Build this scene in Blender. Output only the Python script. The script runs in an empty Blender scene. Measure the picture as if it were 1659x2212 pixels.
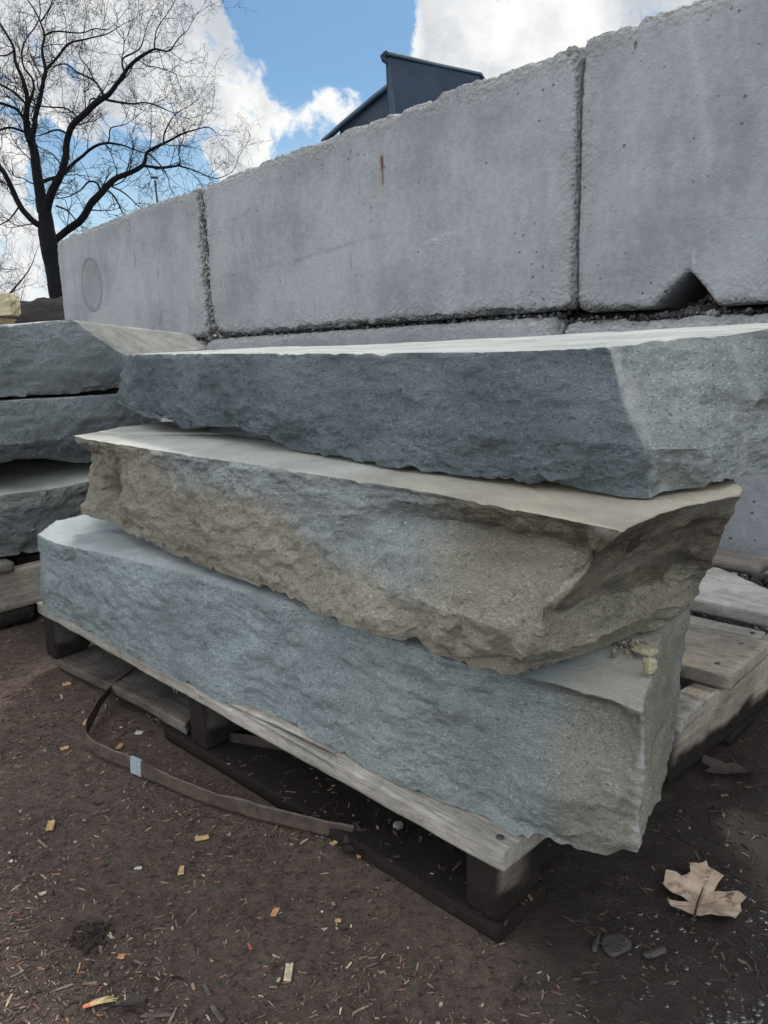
import bpy, math, random
import numpy as np
from mathutils import Vector, Matrix

# ---------------------------------------------------------------- camera, sky, sun, exposure
scn = bpy.context.scene
COL = scn.collection
H = 0.56
cam_d = bpy.data.cameras.new('camera'); cam = bpy.data.objects.new('camera', cam_d); COL.objects.link(cam)
R_, U_, F_ = [Vector(v) for v in [[0.99952,-0.00676,-0.03024],[0.03099,0.21801,0.97545],[0.0,0.97592,-0.21811]]]
cam.matrix_world = Matrix(((R_[0], U_[0], -F_[0], 0), (R_[1], U_[1], -F_[1], 0), (R_[2], U_[2], -F_[2], H), (0, 0, 0, 1)))
cam_d.sensor_fit = 'HORIZONTAL'; cam_d.sensor_width = 36; cam_d.lens = 36 * 1660 / 1659
cam_d.clip_start = 0.02; cam_d.clip_end = 2000
scn.camera = cam
scn.cycles.use_denoising = True; scn.cycles.denoising_prefilter = 'ACCURATE'
SUN_EL, SUN_AZ = math.radians(47), math.radians(6)      # azimuth to the right of +Y
sd = bpy.data.lights.new('sun', 'SUN'); sd.energy = 1.7; sd.angle = math.radians(7); sd.color = (1.0, .93, .82)
sun = bpy.data.objects.new('sun', sd); COL.objects.link(sun)
sv = Vector((math.sin(SUN_AZ) * math.cos(SUN_EL), math.cos(SUN_AZ) * math.cos(SUN_EL), math.sin(SUN_EL)))
sun.rotation_euler = sv.to_track_quat('Z', 'Y').to_euler()
scn.view_settings.view_transform = 'Standard'; scn.view_settings.look = 'None'
scn.view_settings.exposure = 1.2; scn.view_settings.gamma = 1.0
w = bpy.data.worlds.new('World'); scn.world = w; w.use_nodes = True
BLOBS = [[-0.3659,0.8733,0.3217,0.133,0.55],[-0.3028,0.895,0.3276,0.114,0.62],[-0.2491,0.9183,0.3076,0.102,1.0],[-0.1908,0.9394,0.2849,0.075,0.95],[-0.1263,0.9524,0.2774,0.063,0.9],[-0.0736,0.9547,0.2885,0.053,0.9],[-0.0288,0.9552,0.2945,0.037,0.8],[-0.152,0.9367,0.3154,0.036,0.5],[-0.2269,0.908,0.3521,0.072,0.6],[0.1019,0.9246,0.367,0.078,1.0],[0.0954,0.9384,0.3321,0.054,0.9],[0.143,0.9335,0.329,0.054,0.6],[0.2176,0.8948,0.3899,0.181,1.0],[0.3645,0.8509,0.3784,0.229,1.0],[-0.1542,0.9652,0.2113,0.035,1.0],[-0.0405,0.9684,0.2462,0.031,1.0],[-0.4008,0.9015,0.1636,0.057,0.75],[-0.402,0.9124,0.0765,0.06,0.75],[-0.3961,0.8941,0.2091,0.033,0.6],[-0.2913,0.929,0.2282,0.042,0.35],[-0.3768,0.9176,0.1264,0.03,0.5],[-0.3317,0.9394,0.0867,0.036,0.3],[-0.0538,0.9371,0.3448,0.084,-1.3],[0.011,0.949,0.315,0.06,-1.0],[-0.0886,0.9687,0.2317,0.057,-1.0],[0.0172,0.936,0.3515,0.054,-1.0],[-0.3676,0.8969,0.2456,0.042,-0.7],[-0.3352,0.9178,0.2126,0.054,-0.8],[-0.2273,0.9526,0.2023,0.066,-0.9],[-0.3311,0.9305,0.1566,0.048,-0.8],[-0.0997,0.9363,0.3367,0.054,-1.2],[-0.1125,0.9727,0.2031,0.036,-0.6],[-0.272,0.9476,0.1677,0.066,-0.8],[-0.3557,0.9134,0.1979,0.036,-0.5],[-0.1276,0.9272,0.3522,0.036,-0.9],[-0.4039,0.9068,0.1209,0.024,-0.5]]


class NT:
    """small helper to wire shader nodes"""
    def __init__(s, tree): s.t = tree; s.n = tree.nodes; s.l = tree.links
    def new(s, typ, **kw):
        n = s.n.new(typ)
        for k, v in kw.items(): setattr(n, k, v)
        return n
    def put(s, sock, v):
        if v is None: return
        if hasattr(v, 'is_output'): s.l.new(v, sock)
        elif isinstance(v, (tuple, list)) and len(v) == 3 and sock.type == 'RGBA': sock.default_value = (*v, 1)
        else: sock.default_value = v
    def math(s, op, a, b=None, c=None, clamp=False):
        n = s.new('ShaderNodeMath', operation=op, use_clamp=clamp)
        for i, v in enumerate((a, b, c)): s.put(n.inputs[i], v)
        return n.outputs[0]
    def vmath(s, op, a, b=None):
        n = s.new('ShaderNodeVectorMath', operation=op); s.put(n.inputs[0], a); s.put(n.inputs[1], b)
        return n.outputs['Value'] if op == 'DOT_PRODUCT' else n.outputs[0]
    def rng(s, v, a, b, c=0.0, d=1.0, smooth=True):
        n = s.new('ShaderNodeMapRange', interpolation_type='SMOOTHSTEP' if smooth else 'LINEAR')
        s.put(n.inputs[0], v)
        for i, x in enumerate((a, b, c, d)): s.put(n.inputs[i + 1], x)
        return n.outputs[0]
    def noise(s, vec, scale, detail=4.0, rough=.55, dist=0.0, color=False):
        n = s.new('ShaderNodeTexNoise'); s.put(n.inputs['Vector'], vec)
        n.inputs['Scale'].default_value = scale; n.inputs['Detail'].default_value = detail
        n.inputs['Roughness'].default_value = rough; n.inputs['Distortion'].default_value = dist
        return n.outputs['Color'] if color else n.outputs[0]
    def voro(s, vec, scale, feature='F1', rnd=1.0):
        n = s.new('ShaderNodeTexVoronoi', feature=feature); s.put(n.inputs['Vector'], vec)
        n.inputs['Scale'].default_value = scale; n.inputs['Randomness'].default_value = rnd
        return n.outputs['Distance']
    def mix(s, f, a, b, mode='MIX'):
        n = s.new('ShaderNodeMix', data_type='RGBA', blend_type=mode)
        s.put(n.inputs[0], f); s.put(n.inputs[6], a); s.put(n.inputs[7], b)
        return n.outputs[2]
    def bump(s, h, dist, strength=1.0, normal=None):
        n = s.new('ShaderNodeBump'); n.inputs['Strength'].default_value = strength
        n.inputs['Distance'].default_value = dist; s.put(n.inputs['Height'], h)
        if normal is not None: s.put(n.inputs['Normal'], normal)
        return n.outputs[0]
    def mapping(s, vec, scale=(1, 1, 1), rot=(0, 0, 0)):
        n = s.new('ShaderNodeMapping'); s.put(n.inputs[0], vec)
        n.inputs['Scale'].default_value = scale; n.inputs['Rotation'].default_value = rot
        return n.outputs[0]
    def attr(s, name, out='Fac'): return s.new('ShaderNodeAttribute', attribute_name=name).outputs[out]


def build_world():
    t = NT(w.node_tree); t.n.clear()
    out = t.new('ShaderNodeOutputWorld')
    sky = t.new('ShaderNodeTexSky', sky_type='NISHITA'); sky.sun_disc = False
    sky.sun_elevation = SUN_EL; sky.sun_rotation = SUN_AZ; sky.altitude = 200
    sky.air_density = 1.0; sky.dust_density = .5; sky.ozone_density = 2.0
    d = t.new('ShaderNodeTexCoord').outputs['Generated']
    acc = None
    for bx, by, bz, r, wt in BLOBS:
        dp = t.vmath('DOT_PRODUCT', d, (bx, by, bz))
        m = t.rng(dp, math.cos(r * 1.55), math.cos(r * .2), 0, wt)
        acc = m if acc is None else t.math('ADD', acc, m)
    acc = t.math('SUBTRACT', t.math('MINIMUM', t.math('MAXIMUM', acc, -1.0), 1.0), .12)
    wp = t.vmath('ADD', d, t.vmath('MULTIPLY', t.vmath('SUBTRACT', t.noise(d, 6.0, 5.0, .6, color=True), (.5, .5, .5)), (.10, .10, .10)))
    n1 = t.noise(wp, 9.0, 12.0, .64)
    n3 = t.noise(wp, 34.0, 8.0, .6)
    n2 = t.noise(d, 2.2, 4.0, .5)
    # away from the framed part of the sky the clouds come from noise alone
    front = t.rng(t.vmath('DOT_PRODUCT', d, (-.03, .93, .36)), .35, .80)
    gen = t.math('MULTIPLY_ADD', n2, 3.2, -1.15)
    base = t.mix(front, gen, acc)
    edge = t.math('ADD', t.math('MULTIPLY_ADD', n1, 5.8, -2.95), t.math('MULTIPLY_ADD', n3, 1.5, -.75))
    dens = t.math('ADD', edge, t.math('MULTIPLY', base, 1.0))
    cov = t.rng(dens, -.25, .55)
    thick = t.rng(t.math('ADD', t.math('MULTIPLY', base, .7), t.math('ADD', t.math('MULTIPLY_ADD', t.noise(wp, 6.0, 8.0, .6), 4.4, -2.0), t.math('MULTIPLY', edge, .25))), .15, 1.45)
    # unseen clouds opposite the sun are brightened as fill; those in view kept dim
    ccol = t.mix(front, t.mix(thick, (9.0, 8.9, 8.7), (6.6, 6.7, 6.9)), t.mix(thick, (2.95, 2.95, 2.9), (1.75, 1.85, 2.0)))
    skyc = t.mix(1.0, sky.outputs[0], t.mix(front, (.86, 1.0, 1.0), (.18, .24, .265)), 'MULTIPLY')  # clear sky in view is dimmed and tinted, the rest stays bright as fill
    sx = t.new('ShaderNodeSeparateXYZ'); t.l.new(d, sx.inputs[0])
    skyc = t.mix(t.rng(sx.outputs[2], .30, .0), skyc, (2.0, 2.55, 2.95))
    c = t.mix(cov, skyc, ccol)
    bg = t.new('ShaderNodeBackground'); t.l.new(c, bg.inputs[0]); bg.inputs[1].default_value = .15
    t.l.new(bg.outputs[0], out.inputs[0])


build_world()

# ---------------------------------------------------------------- numeric helpers
O = np.array([.098, .619, 0.]); E1 = np.array([-.71927, .69474, 0.]); E2 = np.array([.69474, .71927, 0.])
ANG = math.atan2(-E1[1], -E1[0])                      # local x = -a, local y = b
def W(a, b, z=0.): return O + a * E1 + b * E2 + np.array([0, 0, z])

def _hash(ix, iy, iz, seed):
    h = (ix.astype(np.int64) * 374761393 + iy.astype(np.int64) * 668265263 + iz.astype(np.int64) * 2147483647 + seed * 1274126177) & 0xffffffff
    h = ((h ^ (h >> 13)) * 1274126177) & 0xffffffff
    h = ((h ^ (h >> 16)) * 2246822519) & 0xffffffff
    return ((h ^ (h >> 15)) & 0xffffff) / float(0xffffff)

def vnoise(P, seed=0):
    i = np.floor(P); f = P - i; f = f * f * f * (f * (f * 6 - 15) + 10); i = i.astype(np.int64)
    r = 0
    for dx in (0, 1):
        for dy in (0, 1):
            for dz in (0, 1):
                wgt = (f[:, 0] if dx else 1 - f[:, 0]) * (f[:, 1] if dy else 1 - f[:, 1]) * (f[:, 2] if dz else 1 - f[:, 2])
                r = r + wgt * _hash(i[:, 0] + dx, i[:, 1] + dy, i[:, 2] + dz, seed)
    return r * 2 - 1

def fbm(P, scale, octv=4, gain=.5, seed=0):
    P = np.asarray(P, float) * scale; r = 0; a = 1.; tot = 0
    for k in range(octv):
        r = r + a * vnoise(P + 17.3 * k, seed + k); tot += a; a *= gain; P = P @ ROT * 2.03
    return r / tot
_a, _b = .6, .9
ROT = np.array([[math.cos(_a), -math.sin(_a), 0], [math.sin(_a), math.cos(_a), 0], [0, 0, 1]]) @ np.array([[1, 0, 0], [0, math.cos(_b), -math.sin(_b)], [0, math.sin(_b), math.cos(_b)]])

def sstep(x, a, b):
    t = np.clip((x - a) / (b - a), 0, 1); return t * t * (3 - 2 * t)

def make_mesh(name, V, F, mat=None, attrs=None, smooth=True, cols=None):
    me = bpy.data.meshes.new(name)
    V = np.asarray(V, np.float32)
    if isinstance(F, np.ndarray) and F.ndim == 2:
        k = F.shape[1]; me.vertices.add(len(V)); me.vertices.foreach_set('co', V.ravel())
        me.loops.add(F.size); me.loops.foreach_set('vertex_index', F.astype(np.int32).ravel())
        me.polygons.add(len(F)); me.polygons.foreach_set('loop_start', np.arange(0, F.size, k, dtype=np.int32))
        me.update(calc_edges=True)
    else:
        me.from_pydata([tuple(map(float, v)) for v in V], [], F)
    me.validate()
    me.polygons.foreach_set('use_smooth', [smooth] * len(me.polygons))
    for k, v in (attrs or {}).items():
        at = me.attributes.new(k, 'FLOAT', 'POINT'); at.data.foreach_set('value', np.asarray(v, np.float32))
    if cols is not None:
        at = me.attributes.new('col', 'FLOAT_COLOR', 'POINT')
        c = np.ones((len(V), 4), np.float32); c[:, :3] = cols; at.data.foreach_set('color', c.ravel())
    if mat: me.materials.append(mat)
    me.update()
    return me

def normals(V, F):
    N = np.zeros_like(V); a = V[F[:, 2]] - V[F[:, 0]]; b = V[F[:, 3]] - V[F[:, 1]]
    fn = np.cross(a, b)
    for k in range(4): np.add.at(N, F[:, k], fn)
    return N / np.maximum(np.linalg.norm(N, axis=1, keepdims=True), 1e-12)

def obj(name, me, parent=None, loc=None, rz=None, label=None, cat=None, group=None, kind=None):
    o = bpy.data.objects.new(name, me); COL.objects.link(o)
    if parent: o.parent = parent
    if loc is not None: o.location = [float(x) for x in loc]
    if rz is not None: o.rotation_euler = (0, 0, rz)
    if label: o['label'] = label
    if cat: o['category'] = cat
    if group: o['group'] = group
    if kind: o['kind'] = kind
    return o

# ---------------------------------------------------------------- materials
def mat(name):
    m = bpy.data.materials.new(name); m.use_nodes = True; t = NT(m.node_tree); t.n.clear()
    out = t.new('ShaderNodeOutputMaterial'); b = t.new('ShaderNodeBsdfPrincipled'); t.l.new(b.outputs[0], out.inputs[0])
    return m, t, b

def stone_mat(name, ca, cb, cc=None, speck=.72, topmix=None):
    """split-face sandstone: ca = main colour, cb = second tone, stone colour or painted light (mask m), cc = patch or top tone (mask p)"""
    m, t, b = mat(name)
    P = t.new('ShaderNodeTexCoord').outputs['Object']
    c = t.mix(t.attr('m'), ca, cb)
    if cc: c = t.mix(t.attr('p'), c, cc)
    v = t.rng(t.noise(P, 9, 6, .6), .25, .75, .80, 1.2)
    c = t.mix(1.0, c, v, 'MULTIPLY')
    strat = t.noise(t.mapping(P, (6, 6, 60)), 1.0, 5, .6)
    c = t.mix(1.0, c, t.rng(strat, .3, .7, .92, 1.08), 'MULTIPLY')
    P2 = t.mapping(P, (1, 1, 1.9))
    sp = t.rng(t.noise(P2, 330, 4, .7), .52, .70)
    c = t.mix(t.math('MULTIPLY', sp, t.math('MULTIPLY_ADD', t.attr('side'), speck - .2, .2)), c, t.mix(1.0, c, (2.1, 2.1, 2.1), 'MULTIPLY'))
    dk = t.rng(t.noise(P2, 170, 5, .72), .47, .32)
    c = t.mix(t.math('MULTIPLY', dk, t.math('MULTIPLY_ADD', t.attr('side'), .6, .18)), c, t.mix(1.0, c, (.35, .35, .37), 'MULTIPLY'))
    # pale bruises left by the splitting tools, and thin mineral veins
    br = t.math('MULTIPLY', t.rng(t.noise(P, 26, 7, .72), .64, .76), t.rng(t.noise(P, 5, 2, .5), .5, .66))
    c = t.mix(t.math('MULTIPLY', br, .45), c, (.52, .56, .56))
    c = t.mix(t.attr('rim'), c, (.50, .52, .50))
    t.put(b.inputs['Base Color'], c); b.inputs['Roughness'].default_value = .86
    b.inputs['Specular IOR Level'].default_value = .14
    side = t.attr('side')
    h1 = t.noise(t.mapping(P, (1, 1, 1.7)), 62, 9, .70, .25); h2 = t.noise(P2, 260, 5, .75)
    n = t.bump(t.math('MULTIPLY', t.math('SUBTRACT', h1, .5), t.math('MULTIPLY_ADD', side, .90, .10)), .022, 1.0)
    n = t.bump(t.math('MULTIPLY', t.math('SUBTRACT', h2, .5), t.math('MULTIPLY_ADD', side, .80, .20)), .010, 1.0, n)
    t.put(b.inputs['Normal'], n)
    return m

M = {}
M['stoneA'] = stone_mat('bluestone_blue', (.298, .350, .360), (.285, .275, .228), (.265, .285, .292))
M['stoneB'] = stone_mat('bluestone_tan', (.345, .325, .262), (.165, .145, .112), (.31, .345, .345))
M['stoneC'] = stone_mat('bluestone_dark', (.158, .190, .206), (.30, .328, .318), (.28, .29, .275))
M['stoneL'] = stone_mat('bluestone_grey', (.225, .256, .264), (.185, .18, .165), (.30, .305, .285))

def concrete_mat():
    m, t, b = mat('cast_concrete')
    P = t.new('ShaderNodeTexCoord').outputs['Object']
    c = t.mix(t.rng(t.noise(P, 2.1, 8, .68), .36, .62), (.165, .177, .190), (.245, .259, .272))
    c = t.mix(t.math('MULTIPLY', t.rng(t.noise(t.mapping(P, (5, 5, 1.2)), 1.6, 6, .62), .5, .72), .35), c, (.135, .144, .156))
    c = t.mix(t.attr('worn'), c, (.235, .238, .232))
    c = t.mix(1.0, c, t.rng(t.noise(P, 45, 6, .7), .2, .8, .86, 1.14), 'MULTIPLY')
    # air holes
    gate = t.rng(t.noise(P, 7, 3, .5), .44, .62)
    vo = t.voro(P, 34); hole = t.math('MULTIPLY', t.rng(vo, .15, .07), gate)
    vo2 = t.voro(t.mapping(P, (1, 1, .45)), 15); hole2 = t.math('MULTIPLY', t.rng(vo2, .085, .035), t.rng(t.noise(P, 4.3, 2, .5), .55, .66))
    hole = t.math('MAXIMUM', hole, hole2)
    c = t.mix(t.math('MULTIPLY', hole, .65), c, (.07, .07, .075))
    c = t.mix(t.attr('ring'), c, (.10, .104, .11))
    c = t.mix(t.math('MULTIPLY', t.attr('pale'), .5), c, (.40, .41, .42))
    c = t.mix(t.attr('rust'), c, t.mix(t.attr('rustcore'), (.27, .20, .13), (.055, .018, .012)))
    t.put(b.inputs['Base Color'], c); b.inputs['Roughness'].default_value = .85; b.inputs['Specular IOR Level'].default_value = .3
    n = t.bump(t.noise(P, 26, 9, .72), .010, .4)
    n = t.bump(t.noise(P, 170, 5, .7), .0035, t.t and .7, n)
    n = t.bump(t.math('MULTIPLY', t.math('ADD', t.math('SUBTRACT', t.noise(P, 75, 6, .7), .85), t.voro(P, 90)), t.attr('worn')), .02, .8, n)
    n = t.bump(t.math('SUBTRACT', 0.0, hole), .005, .9, n)
    t.put(b.inputs['Normal'], n)
    return m
M['concrete'] = concrete_mat()

def wood_mat(name, c1, c2, dirt=(.016, .013, .0115)):
    """weathered softwood, grain along local X"""
    m, t, b = mat(name)
    P = t.new('ShaderNodeTexCoord').outputs['Object']
    g = t.noise(t.mapping(P, (11, 130, 130)), 1.0, 8, .68, .8)
    g2 = t.noise(t.mapping(P, (60, 520, 520)), 1.0, 4, .7)
    c = t.mix(t.rng(g, .3, .7), c1, c2)
    c = t.mix(1.0, c, t.rng(g2, .25, .75, .74, 1.24), 'MULTIPLY')
    c = t.mix(1.0, c, t.rng(t.noise(P, 14, 5, .65), .25, .75, .72, 1.2), 'MULTIPLY')
    c = t.mix(t.math('MULTIPLY', t.rng(t.noise(P, 42, 6, .75), .56, .72), .7), c, (.07, .06, .05))
    c = t.mix(t.attr('dirt'), c, dirt)  # mask holds real dirt, and on the stringers painted shade as well
    t.put(b.inputs['Base Color'], c); b.inputs['Roughness'].default_value = .85; b.inputs['Specular IOR Level'].default_value = .10
    n = t.bump(g, .003, .6); n = t.bump(t.noise(t.mapping(P, (330, 25, 25)), 1.0, 3, .6), .0012, .6, n); n = t.bump(g2, .0015, .7, n)
    n = t.bump(t.math('MULTIPLY', t.math('SUBTRACT', t.noise(P, 150, 5, .7), .5), t.math('ADD', t.attr('dirt'), .15)), .006, .6, n)
    t.put(b.inputs['Normal'], n)
    return m
M['wood'] = wood_mat('weathered_pine', (.27, .245, .205), (.19, .17, .14))
M['wood_fresh'] = wood_mat('torn_pine', (.31, .292, .258), (.20, .188, .165))
M['wood_shade'] = wood_mat('muddy_shade_pine', (.020, .017, .015), (.012, .010, .009))  # muddy bottom boards, shade under the pallets painted into their colour
M['wood_pale'] = wood_mat('bleached_pine', (.40, .385, .355), (.30, .285, .26))
M['wood_grey'] = wood_mat('grey_pine', (.17, .155, .14), (.10, .09, .08))

def ground_mat():
    m, t, b = mat('packed_bark_dirt')
    P = t.new('ShaderNodeTexCoord').outputs['Object']
    c = t.mix(t.rng(t.noise(P, 2.3, 5, .6), .3, .7), (.090, .067, .055), (.142, .108, .089))
    c = t.mix(t.rng(t.noise(P, 60, 6, .7), .35, .7), t.mix(1.0, c, (.62, .6, .6), 'MULTIPLY'), c)
    c = t.mix(t.math('MULTIPLY', t.rng(t.noise(P, 300, 5, .75), .53, .70), .75), c, (.20, .155, .128))
    c = t.mix(t.math('MULTIPLY', t.rng(t.noise(P, 120, 6, .75), .47, .34), .7), c, (.028, .022, .02))
    wet = t.attr('wet')  # mask of damp earth and of shade painted under the pallet
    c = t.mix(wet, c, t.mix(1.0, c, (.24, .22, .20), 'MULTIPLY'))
    t.put(b.inputs['Base Color'], c)
    rr = t.math('MULTIPLY_ADD', t.noise(P, 60, 4, .6), .55, .08)
    mr = t.new('ShaderNodeMix', data_type='FLOAT'); t.put(mr.inputs[0], wet); mr.inputs[2].default_value = .8; t.put(mr.inputs[3], rr)
    t.put(b.inputs['Roughness'], mr.outputs[0]); t.put(b.inputs['Specular IOR Level'], t.math('MULTIPLY_ADD', wet, .38, .12))
    n = t.bump(t.noise(P, 55, 9, .72), .02, .6)
    n = t.bump(t.noise(P, 380, 5, .75), .005, .8, n)
    t.put(b.inputs['Normal'], n)
    return m
M['ground'] = ground_mat()

def simple(name, col, rough=.7, metal=0.0, spec=.15, bump=None, var=.25, vs=40):
    m, t, b = mat(name); P = t.new('ShaderNodeTexCoord').outputs['Object']
    c = t.mix(1.0, col, t.rng(t.noise(P, vs, 6, .65), .25, .75, 1 - var, 1 + var), 'MULTIPLY')
    t.put(b.inputs['Base Color'], c); b.inputs['Roughness'].default_value = rough
    b.inputs['Metallic'].default_value = metal; b.inputs['Specular IOR Level'].default_value = spec
    if bump: t.put(b.inputs['Normal'], t.bump(t.noise(P, bump[0], 6, .7), bump[1], .8))
    return m
def vcol_mat(name, rough=.8, spec=.15, bump=(500, .002)):
    m, t, b = mat(name); P = t.new('ShaderNodeTexCoord').outputs['Object']
    c = t.mix(1.0, t.attr('col', 'Color'), t.rng(t.noise(P, 260, 4, .7), .25, .75, .65, 1.3), 'MULTIPLY')
    t.put(b.inputs['Base Color'], c); b.inputs['Roughness'].default_value = rough; b.inputs['Specular IOR Level'].default_value = spec
    t.put(b.inputs['Normal'], t.bump(t.noise(P, bump[0], 4, .7), bump[1], .8))
    return m
M['litter'] = vcol_mat('loose_litter'); M['gravel'] = vcol_mat('gravel', bump=(160, .004))
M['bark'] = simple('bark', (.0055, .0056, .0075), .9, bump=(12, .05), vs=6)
M['rock_yellow'] = simple('yellow_sandstone', (.42, .37, .24), .85, bump=(22, .03), vs=9)
M['soil'] = simple('dark_soil', (.012, .010, .012), .95, bump=(40, .03), vs=20)
M['steel_blue'] = simple('painted_steel', (.015, .026, .046), .7, .0, .15, bump=(9, .006), var=.35, vs=3)
M['steel_teal'] = simple('teal_steel', (.010, .034, .058), .45, .2, .5, vs=6)
M['steel_grey'] = simple('grey_steel', (.03, .042, .062), .7, .0, .2, vs=6)
M['orange'] = simple('orange_plastic', (.35, .13, .06), .5, vs=8)
M['pole'] = simple('dark_metal', (.04, .045, .05), .6, vs=6)

def strap_mat():
    m, t, b = mat('rusty_steel_strap'); P = t.new('ShaderNodeTexCoord').outputs['Object']
    c = t.mix(t.rng(t.noise(P, 45, 7, .7), .35, .65), (.040, .031, .028), (.085, .060, .046))
    c = t.mix(t.math('MULTIPLY', t.rng(t.noise(P, 160, 5, .7), .55, .72), .5), c, (.17, .10, .065))
    t.put(b.inputs['Base Color'], c); b.inputs['Roughness'].default_value = .62; b.inputs['Metallic'].default_value = .25
    t.put(b.inputs['Normal'], t.bump(t.noise(P, 220, 5, .7), .0015, .8)); return m
M['strap'] = strap_mat()
M['clip'] = simple('galvanised_clip', (.36, .44, .48), .45, .5, .5, bump=(200, .001), var=.15, vs=120)

def leaf_mat(name, c1, c2, c3):
    m, t, b = mat(name); P = t.new('ShaderNodeTexCoord').outputs['Object']
    c = t.mix(t.rng(t.noise(P, 30, 5, .6), .35, .65), c1, c2)
    c = t.mix(t.rng(t.noise(P, 55, 6, .7), .56, .66), c, c3)
    c = t.mix(t.attr('vein'), c, (.16, .10, .08))
    t.put(b.inputs['Base Color'], c); b.inputs['Roughness'].default_value = .8; b.inputs['Specular IOR Level'].default_value = .2
    t.put(b.inputs['Normal'], t.bump(t.math('ADD', t.noise(P, 140, 5, .6), t.math('MULTIPLY', t.attr('vein'), -.8)), .0025, .7)); return m
M['leaf'] = leaf_mat('dry_oak_leaf', (.36, .285, .215), (.27, .205, .15), (.15, .085, .05))
M['leaf_dark'] = leaf_mat('rotten_leaf', (.035, .028, .025), (.02, .017, .016), (.05, .035, .025))
def water_mat():
    m, t, b = mat('water_drops'); b.inputs['Base Color'].default_value = (.03, .026, .024, 1)
    b.inputs['Roughness'].default_value = .04; b.inputs['Specular IOR Level'].default_value = .9; b.inputs['Coat Weight'].default_value = .6; return m
M['water'] = water_mat()

# ---------------------------------------------------------------- shape helpers
PAR = []
def loft(colz, res, capres=.02, topcap=True):
    """closed ring of control columns (each L levels of (a,b,z)) -> verts in local (x=-a, y=b, z), quads, flags"""
    C = np.array(colz, float); K, L, _ = C.shape
    ring = []; 
    for k in range(K):
        A, B = C[k], C[(k + 1) % K]
        n = max(1, int(math.ceil(np.linalg.norm(B - A, axis=1).max() / res)))
        for i in range(n): ring.append(A + (B - A) * i / n)
    ring = np.array(ring)                                   # N, L, 3
    lv = [ring[:, 0]]; lw = [0.]
    for l in range(L - 1):
        n = max(1, int(math.ceil(np.linalg.norm(ring[:, l + 1] - ring[:, l], axis=1).mean() / res)))
        for i in range(1, n + 1): lv.append(ring[:, l] + (ring[:, l + 1] - ring[:, l]) * i / n); lw.append((l + i / n) / (L - 1))
    G = np.array(lv)                                        # rows, N, 3
    rows, N, _ = G.shape
    par = [np.full(rows * N, -1)]; pd = [np.zeros(rows * N)]
    V = [G.reshape(-1, 3)]; side = [np.ones(rows * N)]; lev = [np.repeat(lw, N)]; top = [np.zeros(rows * N)]
    F = []
    idx = np.arange(rows * N).reshape(rows, N)
    def quads(i0, i1): return np.stack([i0, np.roll(i0, -1), np.roll(i1, -1), i1], 1)
    for r in range(rows - 1): F.append(quads(idx[r], idx[r + 1]))
    base = rows * N
    for which in (0, 1):
        edge = G[-1] if which else G[0]
        ei = idx[-1] if which else idx[0]
        c = edge.mean(0); q = edge[:, :2] - c[:2]; u, s, vt = np.linalg.svd(q, full_matrices=False); ax = vt[0]
        al = q @ ax; half = (al.max() - al.min()) / 2 - np.abs(q @ vt[1]).max(); half = max(half, 0.01); mid = (al.max() + al.min()) / 2
        tt = np.clip(al, mid - half, mid + half)
        sp = np.column_stack([c[0] + tt * ax[0], c[1] + tt * ax[1]])
        # plane fit for height on the spine
        Amat = np.column_stack([edge[:, :2], np.ones(len(edge))]); co, *_ = np.linalg.lstsq(Amat, edge[:, 2], rcond=None)
        sz = sp @ co[:2] + co[2]
        S = np.column_stack([sp, sz])
        dist = np.linalg.norm(S - edge, axis=1).max(); steps = []; s_ = 0; d_ = res / dist
        while s_ < .97: s_ += d_; d_ = min(d_ * 1.25, capres / dist); steps.append(min(s_, .985))
        steps[-1] = 1.0
        prev = ei
        for s_ in steps:
            ringp = edge + (S - edge) * s_
            ids = np.arange(base, base + N); base += N
            V.append(ringp); par.append(ei.copy()); pd.append(np.linalg.norm(ringp - edge, axis=1)); side.append(np.zeros(N)); lev.append(np.full(N, float(which))); top.append(np.full(N, float(which)))
            F.append(quads(prev, ids) if which else quads(ids, prev)); prev = ids
    V = np.concatenate(V); V[:, 0] *= -1
    F = np.concatenate(F)
    F = F[:, ::-1] if np.sum(normals(V, F)[:base][:, 2][V[:, 2] > V[:, 2].max() - .01]) < 0 else F
    PAR.clear(); PAR.extend([np.concatenate(par), np.concatenate(pd)])
    return V, F, np.concatenate(side), np.concatenate(lev), np.concatenate(top)

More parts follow.
